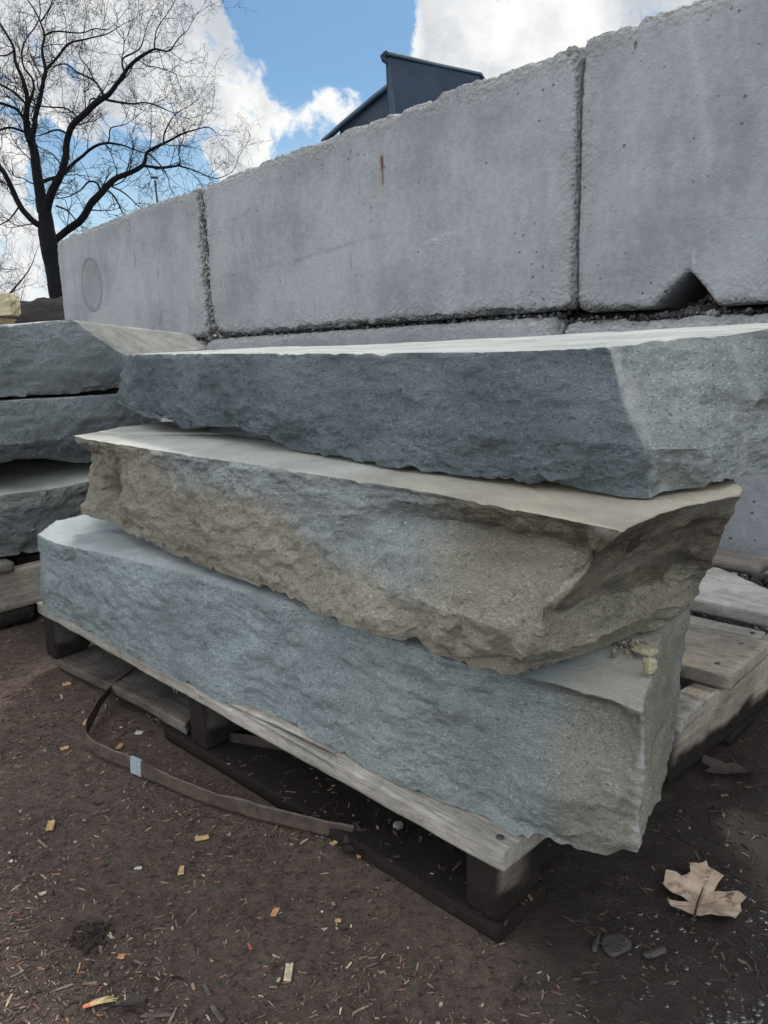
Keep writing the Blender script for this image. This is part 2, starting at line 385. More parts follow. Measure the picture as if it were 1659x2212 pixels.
def slab(colz, origin, material, label, name='stone_slab', res=.0035, amp=.004, seed=1, masks=None, group='bluestone slabs stacked on pallets', topamp=.0012, extra=None):
    V, F, side, lev, top = loft(colz, res)
    rim = np.exp(-((1 - lev) * .15 / .0035) ** 2) * side
    V00 = V.copy()
    if extra is not None: V = extra(V, side, lev)
    N = normals(V, F)
    Q = V * np.array([1, 1, 1.6])
    d = fbm(Q, 9, 3, .5, seed) * 1.6 + fbm(Q, 34, 4, .62, seed + 9) * 1.15
    rid = 1 - np.abs(fbm(V * np.array([1, 1, 1.3]), 22, 3, .5, seed + 30)) * 2.4; d = d + np.clip(rid, 0, 1) * .6 - .2 + fbm(Q, 105, 3, .6, seed + 12) * .42
    edgef = np.clip(np.minimum(lev, 1 - lev) / .05, .35, 1)
    N[:, 2] *= np.where(side > .5, np.clip((edgef - .35) / .65, 0, 1), 1)
    disp = side * edgef * amp * d + (1 - side) * topamp * fbm(V, 14, 4, .5, seed + 3)
    V = V + N * disp[:, None]
    # crumbled arris
    chip = np.clip(fbm(V, 48, 4, .7, seed + 5) - .05, 0, 1) * np.exp(-((1 - lev) * .15 / .016) ** 2) * side
    V[:, 2] -= chip * .0055
    chipb = np.clip(fbm(V, 45, 3, .6, seed + 6), 0, 1) * np.exp(-(lev * .15 / .022) ** 2) * side
    V[:, 2] += chipb * .014
    # the flat faces follow the ragged outline near their edges
    pr, pdist = PAR; cm = pr >= 0; D0 = V - V00
    V[cm] += D0[pr[cm]] * np.exp(-(pdist[cm] / .014) ** 1.3)[:, None]
    org = np.array([-origin[0], origin[1], origin[2]])
    att = {'side': side * np.clip(.4 + edgef * .6, 0, 1), 'rim': rim * np.clip(fbm(V, 40, 3, .6, seed + 7) + .15, 0, 1) * .8}
    ab = V * np.array([-1, 1, 1])
    mm = masks(ab, lev, side) if masks else {}
    att['m'] = mm.get('m', np.clip(fbm(V, 4, 3, .5, seed + 8) * 1.2, 0, 1) * .5)
    att['p'] = mm.get('p', np.zeros(len(V)))
    if 'rim' in mm: att['rim'] = np.maximum(att['rim'], mm['rim'])
    me = make_mesh(name, V - org, F, material, att)
    me.set_sharp_from_angle(angle=math.radians(38))
    return obj(name, me, None, W(*origin), ANG, label, 'stone slab', group)

def boxgrid(nx, ny, nz):
    I = -np.ones((nx + 1, ny + 1, nz + 1), np.int64)
    s = np.zeros(I.shape, bool); s[0] = s[-1] = True; s[:, 0] = s[:, -1] = True; s[:, :, 0] = s[:, :, -1] = True
    I[s] = np.arange(s.sum()); P = np.argwhere(s) / np.array([nx, ny, nz])
    F = []
    def face(A, flip):
        q = np.stack([A[:-1, :-1], A[1:, :-1], A[1:, 1:], A[:-1, 1:]], -1).reshape(-1, 4)
        F.append(q[:, ::-1] if flip else q)
    face(I[0], True); face(I[-1], False); face(I[:, 0], False); face(I[:, -1], True); face(I[:, :, 0], True); face(I[:, :, -1], False)
    return P, np.concatenate(F)

def rbox(size, res, r=.002, seed=0, rn=.5):
    """box 0..size with worn, rounded edges"""
    S = np.array(size, float)
    rs = res if isinstance(res, (tuple, list)) else (res,) * 3
    n = [max(2, int(round(S[k] / rs[k]))) for k in range(3)]
    P, F = boxgrid(*n); P = P * S
    rr = r * (1 + rn * fbm(P, 25, 3, .6, seed)) if np.isscalar(r) else r
    rr = np.clip(rr, 1e-5, S.min() * .45)[:, None]
    q = np.clip(P, rr, S - rr); d = P - q; ln = np.linalg.norm(d, axis=1, keepdims=True)
    P2 = q + d / np.maximum(ln, 1e-9) * rr
    return np.where(ln > 1e-9, P2, P), F

def board(name, size, corner, rz, material, parent, seed=0, res=.006, r=.0016, dirt_shade_fn=None, warp=.0, shape=None):
    """a sawn board: grain along local X. corner = world position of its (0,0,0) corner"""
    V, F = rbox(size, (max(res * 2.2, .01), res, res * .8), r, seed)
    V[:, 2] += warp * np.sin(V[:, 0] / size[0] * math.pi) + .0007 * fbm(V, 12, 2, .5, seed)
    V += (fbm(V * np.array([.25, 1, 1]), 90, 2, .5, seed + 2) * .0006)[:, None]
    if shape is not None: V = shape(V)
    dirt = np.clip(dirt_shade_fn(V), 0, 1) if dirt_shade_fn else np.clip(fbm(V, 18, 4, .6, seed) - .25, 0, 1)
    o = obj(name, make_mesh(name, V, F, material, {'dirt': dirt}), parent)
    pm = parent.matrix_basis if parent else Matrix()
    o.matrix_basis = pm.inverted() @ (Matrix.Translation(Vector([float(x) for x in corner])) @ Matrix.Rotation(rz, 4, 'Z'))
    return o

def rock(name, pos, size, material, seed, label=None, cat='stone', parent=None, rz=0, res=14, rough=.22, group=None, cubic=.5):
    P, F = boxgrid(res, res, res); P = P * 2 - 1
    sph = P / np.linalg.norm(P, axis=1, keepdims=True)
    V = sph * (1 - cubic) + P * .8 * cubic
    V = V * (1 + rough * fbm(V + seed * 3.1, 1.3, 4, .5, seed))[:, None]
    # a few flat cleaved faces
    rg = np.random.RandomState(seed)
    for _ in range(7):
        n = rg.normal(size=3); n /= np.linalg.norm(n); h = .62 + rg.rand() * .25
        d = V @ n - h; V = V - np.clip(d, 0, 9)[:, None] * n * .9
    V = V * np.array(size) / 2
    V[:, 2] -= V[:, 2].min()
    return obj(name, make_mesh(name, V, F, material), parent, pos, rz, label, cat if label else None, group)

def tube(pts, rad, sides=6, cap=True):
    pts = np.asarray(pts, float); rad = np.asarray(rad, float); n = len(pts)
    T = np.gradient(pts, axis=0); T /= np.maximum(np.linalg.norm(T, axis=1, keepdims=True), 1e-9)
    ref = np.array([.13, .91, .39]); A = np.cross(T, ref); A /= np.maximum(np.linalg.norm(A, axis=1, keepdims=True), 1e-9); B = np.cross(T, A)
    th = np.arange(sides) * 2 * math.pi / sides
    V = pts[:, None] + rad[:, None, None] * (np.cos(th)[None, :, None] * A[:, None] + np.sin(th)[None, :, None] * B[:, None])
    I = np.arange(n * sides).reshape(n, sides)
    F = np.concatenate([np.stack([I[k], np.roll(I[k], -1), np.roll(I[k + 1], -1), I[k + 1]], 1) for k in range(n - 1)])
    return V.reshape(-1, 3), F

def join(parts):
    V = []; F = []; n = 0
    for v, f in parts: V.append(v); F.append(f + n); n += len(v)
    return np.concatenate(V), np.concatenate(F)

# ---------------------------------------------------------------- ground: one sheet to the horizon
def graded(lo, hi, step, far):
    a = [lo]; s = step
    while a[-1] > -far: s *= 1.35; a.append(a[-1] - s)
    b = [hi]; s = step
    while b[-1] < far: s *= 1.35; b.append(b[-1] + s)
    return np.array(sorted(a[1:] + list(np.arange(lo, hi, step)) + b))
def wet_shade(x, y):
    """damp earth right of the pallet, and shade painted under and behind it"""
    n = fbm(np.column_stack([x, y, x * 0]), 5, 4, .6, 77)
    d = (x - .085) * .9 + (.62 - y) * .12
    back = sstep((np.column_stack([x, y]) - O[:2]) @ E2[:2], -.02, .08)  # earth under and behind the pallet darkened too, shade painted through this mask
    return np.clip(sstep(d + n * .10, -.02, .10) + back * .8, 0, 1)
def gheight(x, y):
    P = np.column_stack([x, y, x * 0])
    fade = np.exp(-np.maximum(0, np.hypot(x, y - 1) - 4) / 4)
    h = fbm(P, 1.6, 3, .5, 3) * .006 * fade + fbm(P, 14, 3, .55, 4) * .0022 * fade
    wet = wet_shade(x, y)
    return h - .006 * (1 - wet) * 0 + wet * fbm(P, 38, 3, .6, 6) * .0028 * fade - .004
gx = graded(-1.4, 1.2, .0075, 420); gy = graded(.36, 2.3, .0075, 420)
X, Y = np.meshgrid(gx, gy, indexing='ij'); X = X.ravel(); Y = Y.ravel()
Z = gheight(X, Y)
I = np.arange(len(X)).reshape(len(gx), len(gy))
F = np.stack([I[:-1, :-1], I[1:, :-1], I[1:, 1:], I[:-1, 1:]], -1).reshape(-1, 4)
obj('ground', make_mesh('ground', np.column_stack([X, Y, Z]), F, M['ground'], {'wet': wet_shade(X, Y)}), kind='structure')

# ---------------------------------------------------------------- the concrete block wall
WA = np.array([.499, 2.017, 0.]); WD = np.array([-.677, .736, 0.]); WD /= np.linalg.norm(WD); WN = np.array([WD[1], -WD[0], 0.])
WANG = math.atan2(-WD[1], -WD[0])                      # local x = -t, y = into the wall
def WP(t, n, z): return WA + t * WD + n * WN + np.array([0, 0, z])

def block(t0, t1, zb0, zb1, zt0, zt1, label, seed, notch=None, masks=None, er=(.02, .02, .02, .02), depth=.61, name='concrete_block', res=.006):
    """t0 < t1; heights at t0 and t1; er = erosion size of bottom, top, right (t0), left (t1) edges"""
    Lx = t1 - t0; Hz = (zt0 + zt1 - zb0 - zb1) / 2
    ny = 40
    P, F = boxgrid(int(Lx / res), ny, int(Hz / res))
    x = P[:, 0] * Lx; y = (P[:, 1] ** 1.8) * depth; z = P[:, 2] * Hz
    Q = np.column_stack([x, y, z]); S = np.array([Lx, depth, Hz])
    n1 = fbm(Q, 11, 5, .62, seed) ; n2 = fbm(Q, 50, 3, .6, seed + 1)
    e = np.zeros(len(Q)) + .012
    # local edge radius
    e = e + er[0] * np.exp(-(z / .06) ** 2) * (1 + 1.4 * n1 + .7 * n2)
    e = e + er[1] * np.exp(-((Hz - z) / .06) ** 2) * (1 + 1.4 * n1 + .7 * n2)
    e = e + er[3] * np.exp(-(x / .07) ** 2) * (1 + 1.2 * n1 + .7 * n2)
    e = e + er[2] * np.exp(-((Lx - x) / .07) ** 2) * (1 + 1.2 * n1 + .7 * n2)
    e = np.clip(e, .004, .09)[:, None]
    q = np.clip(Q, e, S - e); d = Q - q; ln = np.linalg.norm(d, axis=1, keepdims=True)
    V = np.where(ln > 1e-9, q + d / np.maximum(ln, 1e-9) * e, Q)
    wear = np.clip((np.linalg.norm(V - Q, axis=1) / .006), 0, 1)
    nearb = np.exp(-(z / .05) ** 2) * er[0] + np.exp(-((Hz - z) / .045) ** 2) * er[1] + np.exp(-(x / .05) ** 2) * er[3] + np.exp(-((Lx - x) / .05) ** 2) * er[2]
    wear = np.clip(np.maximum(wear, nearb * 34 * (.6 + n1)), 0, 1)
    Nn = np.where(ln > 1e-9, d / np.maximum(ln, 1e-9), 0)
    flatn = np.zeros_like(V)
    V = V + (fbm(Q, 70, 3, .65, seed + 4) * .0045 * wear)[:, None] * np.array([.5, -1, .8])
    V[:, 1] += fbm(Q, 3, 2, .5, seed + 5) * .004 * (P[:, 1] < .5)
    topk = np.exp(-((Hz - V[:, 2]) / .02) ** 2) * np.exp(-(V[:, 1] / .12) ** 2)
    V[:, 2] -= topk * np.clip(fbm(Q, 16, 5, .7, seed + 8) + .08, 0, 1) * er[1] * 1.3
    botk = np.exp(-(V[:, 2] / .015) ** 2) * np.exp(-(V[:, 1] / .06) ** 2)
    V[:, 2] += botk * np.clip(fbm(Q, 20, 5, .7, seed + 9) + .05, 0, 1) * er[0] * 1.3
    # real heights
    u = 1 - V[:, 0] / Lx                                  # 0 at t0 ... local x runs from t1 to t0
    tcoord = t1 - V[:, 0]
    frac = (tcoord - t0) / Lx; zb = zb0 + (zb1 - zb0) * frac; zt = zt0 + (zt1 - zt0) * frac
    if notch:
        tl, ta, tr, hn = notch                            # left foot (larger t), apex, right foot
        k = np.where(tcoord > ta, (tl - tcoord) / (tl - ta), (tcoord - tr) / (ta - tr)); k = np.clip(k * 1.06, 0, 1)
        zb = zb + np.where((tcoord < tl) & (tcoord > tr), k * hn, 0)
    zz = zb + (zt - zb) * V[:, 2] / Hz
    att = {'worn': wear * .9, 'ring': np.zeros(len(V)), 'rust': np.zeros(len(V)), 'rustcore': np.zeros(len(V)), 'pale': np.zeros(len(V))}
    if masks: att.update(masks(tcoord, zz, V[:, 1], n1))
    V2 = np.column_stack([V[:, 0], V[:, 1], zz - zb0])
    return obj(name, make_mesh(name, V2, F, M['concrete'], att), None, WP(t1, 0, zb0), WANG, label, 'concrete block', 'precast concrete blocks of the wall')

def face_lines(segs, t, z, wdt=.004):
    r = np.zeros(len(t))
    for (t0, z0, t1, z1, wd, s) in segs:
        L = math.hypot(t1 - t0, z1 - z0); k = np.clip(((t - t0) * (t1 - t0) + (z - z0) * (z1 - z0)) / L ** 2, 0, 1)
        d = np.hypot(t - t0 - k * (t1 - t0), z - z0 - k * (z1 - z0)); r = np.maximum(r, s * np.exp(-(d / wd) ** 2))
    return r
def m_mid(t, z, y, n):
    f = (y < .03)
    wob = n * .01
    core = face_lines([(.700, 1.105, .698, 1.075, .010, 1.), (.699, 1.08, .697, 1.03, .006, .9)], t + wob * .6, z)
    halo = face_lines([(.699, 1.10, .697, .95, .009, .6)], t + wob * .5, z) * sstep(z, .88, 1.04)
    ring = face_lines([(1.62, .83, 1.15, .85, .006, .55), (1.15, .85, .72, .885, .006, .45), (.86, .84, .86, .80, .004, .7), (1.6, 1.03, 1.35, 1.06, .004, .35), (.55, .90, .50, .885, .004, .3)], t, z + wob)
    ring = ring * np.clip(.45 + n * 1.5, .1, 1)
    pale = face_lines([(.36, .86, .52, .84, .004, .6), (.05, .98, .18, .95, .006, .35), (.40, 1.07, .40, 1.0, .01, .25)], t, z + wob)
    return {'rust': np.clip(np.maximum(core, halo * .75), 0, 1) * f, 'rustcore': np.clip(core * 1.3, 0, 1) * f, 'ring': ring * f, 'pale': pale * f}
def m_left(t, z, y, n):
    f = (y < .03); r = np.hypot((t - 2.93) / 1.0, (z - .885) / 1.05)
    ring = np.exp(-((r - .125 - n * .006) / .007) ** 2) * .7 + (r < .125) * (.34 + .3 * n)
    ln = face_lines([(2.42, 1.0, 2.42, .93, .006, .7), (2.75, .97, 2.74, .94, .006, .6), (2.2, .9, 2.2, .87, .007, .6), (2.2, .72, 2.22, .66, .009, .5), (2.66, .68, 2.66, .63, .004, .7)], t, z + n * .006)
    return {'ring': np.clip(np.maximum(ring, ln), 0, 1) * f}
def m_right(t, z, y, n):
    f = (y < .03)
    pale = face_lines([(-.27, 1.2, -.33, .92, .012, .4), (-.31, .74, -.31, .70, .004, .7), (-.45, 1.1, -.44, .8, .02, .16), (-.15, .93, -.155, .90, .004, .5)], t, z + n * .01)
    return {'pale': pale * f}
block(-1.84, -.003, .606, .612, 1.262, 1.247, 'grey concrete block in the upper row with a triangular notch underneath, at the right edge', 11, notch=(-.212, -.300, -.366, .075), masks=m_right, er=(.008, .024, .020, .006))
block(.003, 1.772, .622, .594, 1.246, 1.202, 'long grey concrete block in the upper row with a rust streak, between two joints', 12, masks=m_mid, er=(.016, .026, .007, .030))
block(1.79, 3.36, .592, .575, 1.198, 1.158, 'grey concrete block with a round ring mark, at the far left end of the wall', 13, masks=m_left, er=(.012, .022, .038, .012), res=.007)
block(-3.67, -1.85, .604, .604, 1.262, 1.262, 'upper concrete block beyond the right edge of the picture', 17, res=.02)
block(-3.67, -1.82, 0, 0, .590, .590, 'lower concrete block beyond the right edge of the picture', 18, res=.02)
block(-1.80, .036, 0, 0, .590, .594, 'lower concrete block beneath the notched block, its top edge crumbling', 14, er=(.01, .018, .01, .014), res=.008)
block(.044, 1.85, 0, 0, .609, .587, 'lower concrete block beneath the rust streaked block', 15, er=(.01, .008, .014, .014), res=.008)
block(1.86, 3.36, 0, 0, .585, .568, 'lower concrete block beneath the ring marked block, mostly hidden behind the stones', 16, er=(.01, .014, .014, .014), res=.01)

for t0_, t1_, z0_, z1_ in ((-1.8, .03, .57, .614), (.03, 1.78, .57, .612), (1.78, 3.3, .56, .592)):
    V, F = rbox((t1_ - t0_, .50, z1_ - z0_), (.03, .03, .012), .006, 3)
    V[:, 1] += fbm(V, 30, 4, .6, 4) * .012
    obj('earth_in_joint', make_mesh('earth_in_joint', V, F, M['soil']), None, WP(t1_, .055, z0_), WANG, kind='stuff')

# ---------------------------------------------------------------- slabs
RA, RB, RC, RC2 = [[-0.1195,0.02,0.1459],[-0.1224,0.013,0.1928],[-0.1261,0.0081,0.2532],[-0.1277,0.0001,0.28]], [[-0.0216,-0.0008,0.279],[-0.0575,-0.032,0.3222],[-0.0638,-0.037,0.3565],[-0.1178,-0.0243,0.425]], [[-0.0994,0.431],[-0.0974,0.4721],[-0.0724,0.5132],[-0.0563,0.549]], [[-0.1329,0.161,0.437],[-0.1339,0.1591,0.4693],[-0.1403,0.164,0.5019],[-0.1122,0.17,0.5553]]
def mA(ab, lev, side):
    a, b, z = ab.T; n = fbm(ab, 7, 4, .6, 41); n2 = fbm(ab, 3, 3, .5, 42)
    m = sstep(-a + n * .03 + (z - .2) * .15, .035, .075) * .75 + np.clip(n2 * .6, 0, .3)
    rim = pline(ab, RA, .0032) * np.clip(.8 + n * 2.2, 0, 1) * 1.0
    vein = pline(ab, [(.455, .0, .272), (.452, -.006, .245), (.448, -.01, .225)], .0022) * .7 * np.clip(.6 + n * 3, 0, 1)
    return {'m': np.clip(m, 0, 1), 'p': (1 - side) * .85 * sstep(a, -.05, .2), 'rim': np.maximum(rim, vein)}  # top face retinted greyer, overhead skylight put into its colour
def mB(ab, lev, side):
    a, b, z = ab.T; n = fbm(ab, 6, 4, .6, 51); n3 = fbm(ab, 14, 4, .6, 53)
    # blue patch along the upper middle of the front
    line = .352 + .05 * np.sin((a - .25) * 3.2) + n * .035
    p = sstep(z, line - .012, line + .03) * sstep(a, .02, .12) * sstep(a, .62, .5) * side * (b < .2)
    p = np.maximum(p, (1 - side) * .55 * sstep(a + n * .1, -.02, .25) * (z > .4))
    rz = np.array(sorted([[0.279,-0.0216,-0.0008],[0.3222,-0.0575,-0.032],[0.3565,-0.0638,-0.037],[0.425,-0.1178,-0.0243]])); ar = np.interp(z, rz[:, 0], rz[:, 1]); br = np.interp(z, rz[:, 0], rz[:, 2])
    cz = np.array([[-0.037,0.3565],[0.002,0.3492],[0.058,0.3377],[0.1,0.3343],[0.13,0.3331],[0.148,0.3366],[0.15,0.3546],[0.17,0.3477]]); zc = np.interp(b, cz[:, 0], cz[:, 1])
    end = np.maximum(sstep(-a, -ar - .002, -ar + .001), ((b > br + .02) & (a < ar + .014) & (b < .35)) * 1.) * side
    dark = end * sstep(z - zc + n3 * .006, -.003, .004) * (.75 + n3 * .8)  # shade of the overhanging end above the crease, painted dark brown
    band = sstep(z + n * .012, .386, .394) * sstep(a + n3 * .04, .17, .10) * side * (1 - end) * (.65 + n3)
    top = (1 - side) * (.30 + .25 * fbm(ab * np.array([1, 2.5, 1]), 12, 4, .6, 57))
    m = np.clip(np.maximum(np.maximum(np.maximum(dark, band), np.clip(n3, 0, 1) * .35 * side), top), 0, 1)
    p = p * (1 - end)
    return {'p': np.clip(p, 0, 1) * .9, 'm': m, 'rim': pline(ab, RB, .0016) * .25}
def mC(ab, lev, side):
    a, b, z = ab.T; n = fbm(ab, 7, 4, .6, 61)
    rz = np.array(RC); ridge = np.interp(z, rz[:, 1], rz[:, 0])
    n4 = fbm(ab, 30, 4, .65, 66)
    m = sstep(-a + n4 * .0022, -ridge - .0004, -ridge + .0012) * side * (b < .4)  # angled end painted paler, as the face turned to the sky
    stre = np.clip(fbm(ab * np.array([1, 6, 1]), 9, 5, .65, 67) * 2.0, 0, 1)
    return {'m': np.clip(m * .9 + .15 * np.clip(n, 0, 1), 0, 1), 'p': (1 - side) * (1 - .75 * stre), 'rim': np.maximum(pline(np.column_stack([a, b * 0, z]), [(q[0], 0, q[1]) for q in RC], .0022) * .8 * side * (b < .2), pline(ab, RC2, .004) * .5) * np.clip(.7 + n4 * 1.5, 0, 1)}
def mL(ab, lev, side):
    a, b, z = ab.T; n = fbm(ab, 7, 4, .6, 71)
    return {'m': np.clip(n, 0, 1) * .4, 'p': (1 - side) * .9}
def mL1(ab, lev, side):
    d = mL(ab, lev, side); a, b, z = ab.T
    d['p'] = np.maximum(d['p'], .9 * side * (a > 1.347) * (z > .53) * (b > .28) * (b < 1.0)); return d
def mL3(ab, lev, side):
    a, b, z = ab.T; n = fbm(ab, 7, 4, .6, 71)
    return {'m': (.65 + n * .4) * side, 'p': np.maximum((1 - side) * .9, sstep(z + n * .02 - b * .12, .225, .235) * .5)}

def pline(ab, pts, wd):
    r = np.zeros(len(ab)); pts = np.array(pts)
    for p, q in zip(pts[:-1], pts[1:]):
        d = q - p; k = np.clip(((ab - p) @ d) / (d @ d), 0, 1)[:, None]; r = np.maximum(r, np.exp(-(np.linalg.norm(ab - p - k * d, axis=1) / wd) ** 2))
    return r
def notchA(V, side, lev):
    """broken step under the top edge of the bottom slab, near its right end"""
    a = -V[:, 0]; z = V[:, 2]; b = V[:, 1]
    k = sstep(a, .02, -.03) * sstep(a, -.118, -.10) * side * (b < .06) * np.exp(-((z - .262) / .010) ** 2)
    V = V.copy(); V[:, 1] += k * .010; return V
slab([[[0.9939,0.0019,0.121],[0.9853,0.0012,0.1661],[0.9742,0.0003,0.2242],[0.9693,-0.0001,0.25]],[[0.9162,-0.0175,0.121],[0.916,-0.0183,0.1668],[0.9156,-0.0102,0.2258],[0.9155,-0.0084,0.252]],[[0.8541,-0.0097,0.121],[0.8519,-0.0161,0.1676],[0.849,-0.0047,0.2274],[0.8477,-0.0109,0.254]],[[0.7724,-0.0142,0.121],[0.7738,-0.0206,0.1689],[0.7755,-0.0065,0.2306],[0.7763,-0.0096,0.258]],[[0.7008,-0.0161,0.121],[0.6981,-0.0226,0.1704],[0.6946,-0.0081,0.2338],[0.6931,-0.0061,0.262]],[[0.6217,-0.0177,0.121],[0.6182,-0.0196,0.1718],[0.6138,-0.0143,0.237],[0.6118,-0.0059,0.266]],[[0.5597,-0.0177,0.121],[0.5584,-0.0123,0.1724],[0.5568,-0.0113,0.2386],[0.5561,-0.0022,0.268]],[[0.4882,-0.0151,0.121],[0.4885,-0.009,0.1731],[0.4888,-0.0053,0.2402],[0.489,0.0022,0.27]],[[0.4288,-0.0162,0.121],[0.4333,-0.0092,0.1739],[0.4391,-0.0042,0.2418],[0.4417,0.0038,0.272]],[[0.395,-0.0155,0.119],[0.3958,-0.0081,0.1726],[0.3968,0.0015,0.2414],[0.3972,0.0057,0.272]],[[0.3637,-0.0068,0.121],[0.3625,-0.0044,0.1739],[0.3609,0.0064,0.2418],[0.3602,0.0059,0.272]],[[0.3327,-0.0068,0.121],[0.3291,-0.0031,0.1739],[0.3245,0.0018,0.2418],[0.3224,0.0039,0.272]],[[0.2897,0.0004,0.121],[0.2869,0.0018,0.1739],[0.2832,0.0036,0.2418],[0.2816,0.0044,0.272]],[[0.2708,-0.009,0.117],[0.2686,-0.0042,0.1713],[0.2657,0.0019,0.241],[0.2644,0.0046,0.272]],[[0.236,-0.0086,0.121],[0.2356,-0.0042,0.1739],[0.2351,0.0016,0.2418],[0.2349,0.0041,0.272]],[[0.2057,-0.0019,0.121],[0.2014,-0.0004,0.1739],[0.1959,0.0015,0.2418],[0.1934,0.0023,0.272]],[[0.1644,-0.0078,0.121],[0.161,-0.0048,0.1739],[0.1567,-0.001,0.2418],[0.1548,0.0007,0.272]],[[0.1172,-0.0055,0.121],[0.1154,-0.003,0.1739],[0.113,0.0003,0.2418],[0.112,0.0017,0.272]],[[0.0889,-0.0034,0.121],[0.0845,-0.002,0.1739],[0.0787,-0.0001,0.2418],[0.0762,0.0007,0.272]],[[0.0602,0.0001,0.121],[0.0545,0.0005,0.1742],[0.0471,0.005,0.2426],[0.0438,0.0012,0.273]],[[0.0219,0.0062,0.121],[0.0176,0.0052,0.1746],[0.0121,0.012,0.2434],[0.0096,0.0034,0.274]],[[-0.0085,0.0035,0.119],[-0.0133,0.0004,0.1736],[-0.0194,0.0196,0.2438],[-0.0221,0.0061,0.275]],[[-0.0371,-0.0,0.1246],[-0.041,-0.0033,0.1776],[-0.046,0.0242,0.2457],[-0.0482,0.0077,0.276]],[[-0.0535,0.005,0.1248],[-0.0611,-0.0004,0.1781],[-0.0709,0.0263,0.2466],[-0.0753,0.0066,0.277]],[[-0.0772,0.01,0.1331],[-0.084,0.0053,0.1838],[-0.0926,0.0263,0.249],[-0.0965,0.0079,0.278]],[[-0.097,0.012,0.1363],[-0.1035,0.0073,0.1862],[-0.112,0.0198,0.2505],[-0.1157,0.0042,0.279]],[[-0.1084,0.018,0.1451],[-0.1137,0.0122,0.1923],[-0.1204,0.0126,0.253],[-0.1234,0.0013,0.28]],[[-0.1195,0.02,0.1459],[-0.1224,0.013,0.1928],[-0.1261,0.0081,0.2532],[-0.1277,0.0001,0.28]],[[-0.11,0.05,0.1457],[-0.1136,0.045,0.1736],[-0.1142,0.035,0.2376],[-0.1161,0.0317,0.28]],[[-0.1032,0.08,0.1424],[-0.0996,0.09,0.1566],[-0.0986,0.08,0.2128],[-0.1069,0.0634,0.279]],[[-0.0826,0.14,0.121],[-0.0824,0.15,0.1402],[-0.0847,0.14,0.2014],[-0.0874,0.1186,0.279]],[[-0.0664,0.2,0.1291],[-0.0632,0.21,0.1447],[-0.0718,0.2,0.1921],[-0.0666,0.176,0.278]],[[-0.0486,0.25,0.121],[-0.0491,0.25,0.1364],[-0.0528,0.26,0.1965],[-0.0608,0.2468,0.276]],[[0.02,0.42,0.121],[0.015,0.43,0.17],[0.02,0.42,0.23],[0.015,0.415,0.272]],[[0.15,0.5,0.121],[0.145,0.51,0.17],[0.15,0.5,0.23],[0.145,0.495,0.272]],[[0.4,0.52,0.121],[0.395,0.53,0.17],[0.4,0.52,0.23],[0.395,0.515,0.272]],[[0.7,0.5,0.121],[0.695,0.51,0.17],[0.7,0.5,0.23],[0.695,0.495,0.272]],[[0.93,0.42,0.121],[0.925,0.43,0.17],[0.93,0.42,0.23],[0.925,0.415,0.272]],[[1.0,0.3,0.121],[0.995,0.31,0.17],[1.0,0.3,0.23],[0.995,0.295,0.272]],[[1.02,0.15,0.121],[1.015,0.16,0.17],[1.02,0.15,0.23],[1.015,0.145,0.262]],[[1.005,0.05,0.121],[1.0,0.06,0.17],[1.005,0.05,0.23],[1.0,0.045,0.262]]], (.45, .22, .121), M['stoneA'], 'blue grey stone slab at the bottom of the front stack, resting on the pallet', seed=1, masks=mA, extra=notchA, res=.0032)
def notchB(V, side, lev):
    a = -V[:, 0]; z = V[:, 2]; b = V[:, 1]; V = V.copy()
    Q = V * np.array([1, 1, 1.])
    n = fbm(Q, 9, 3, .5, 91)
    k = sstep(a, .20, .08) * side * (b < .03) * np.exp(-((z - .392 - n * .012) / .012) ** 2)
    V[:, 1] += k * .014
    # a hollow in the broken right end
    h = side * np.exp(-(((b - .125) / .03) ** 2 + ((z - .385) / .022) ** 2)) * (a < 0); V[:, 0] -= h * .018
    # left end nub
    k2 = side * np.exp(-(((a - .735) / .03) ** 2 + ((z - .40) / .02) ** 2)) * (b < .08); V[:, 1] += k2 * .012
    return V
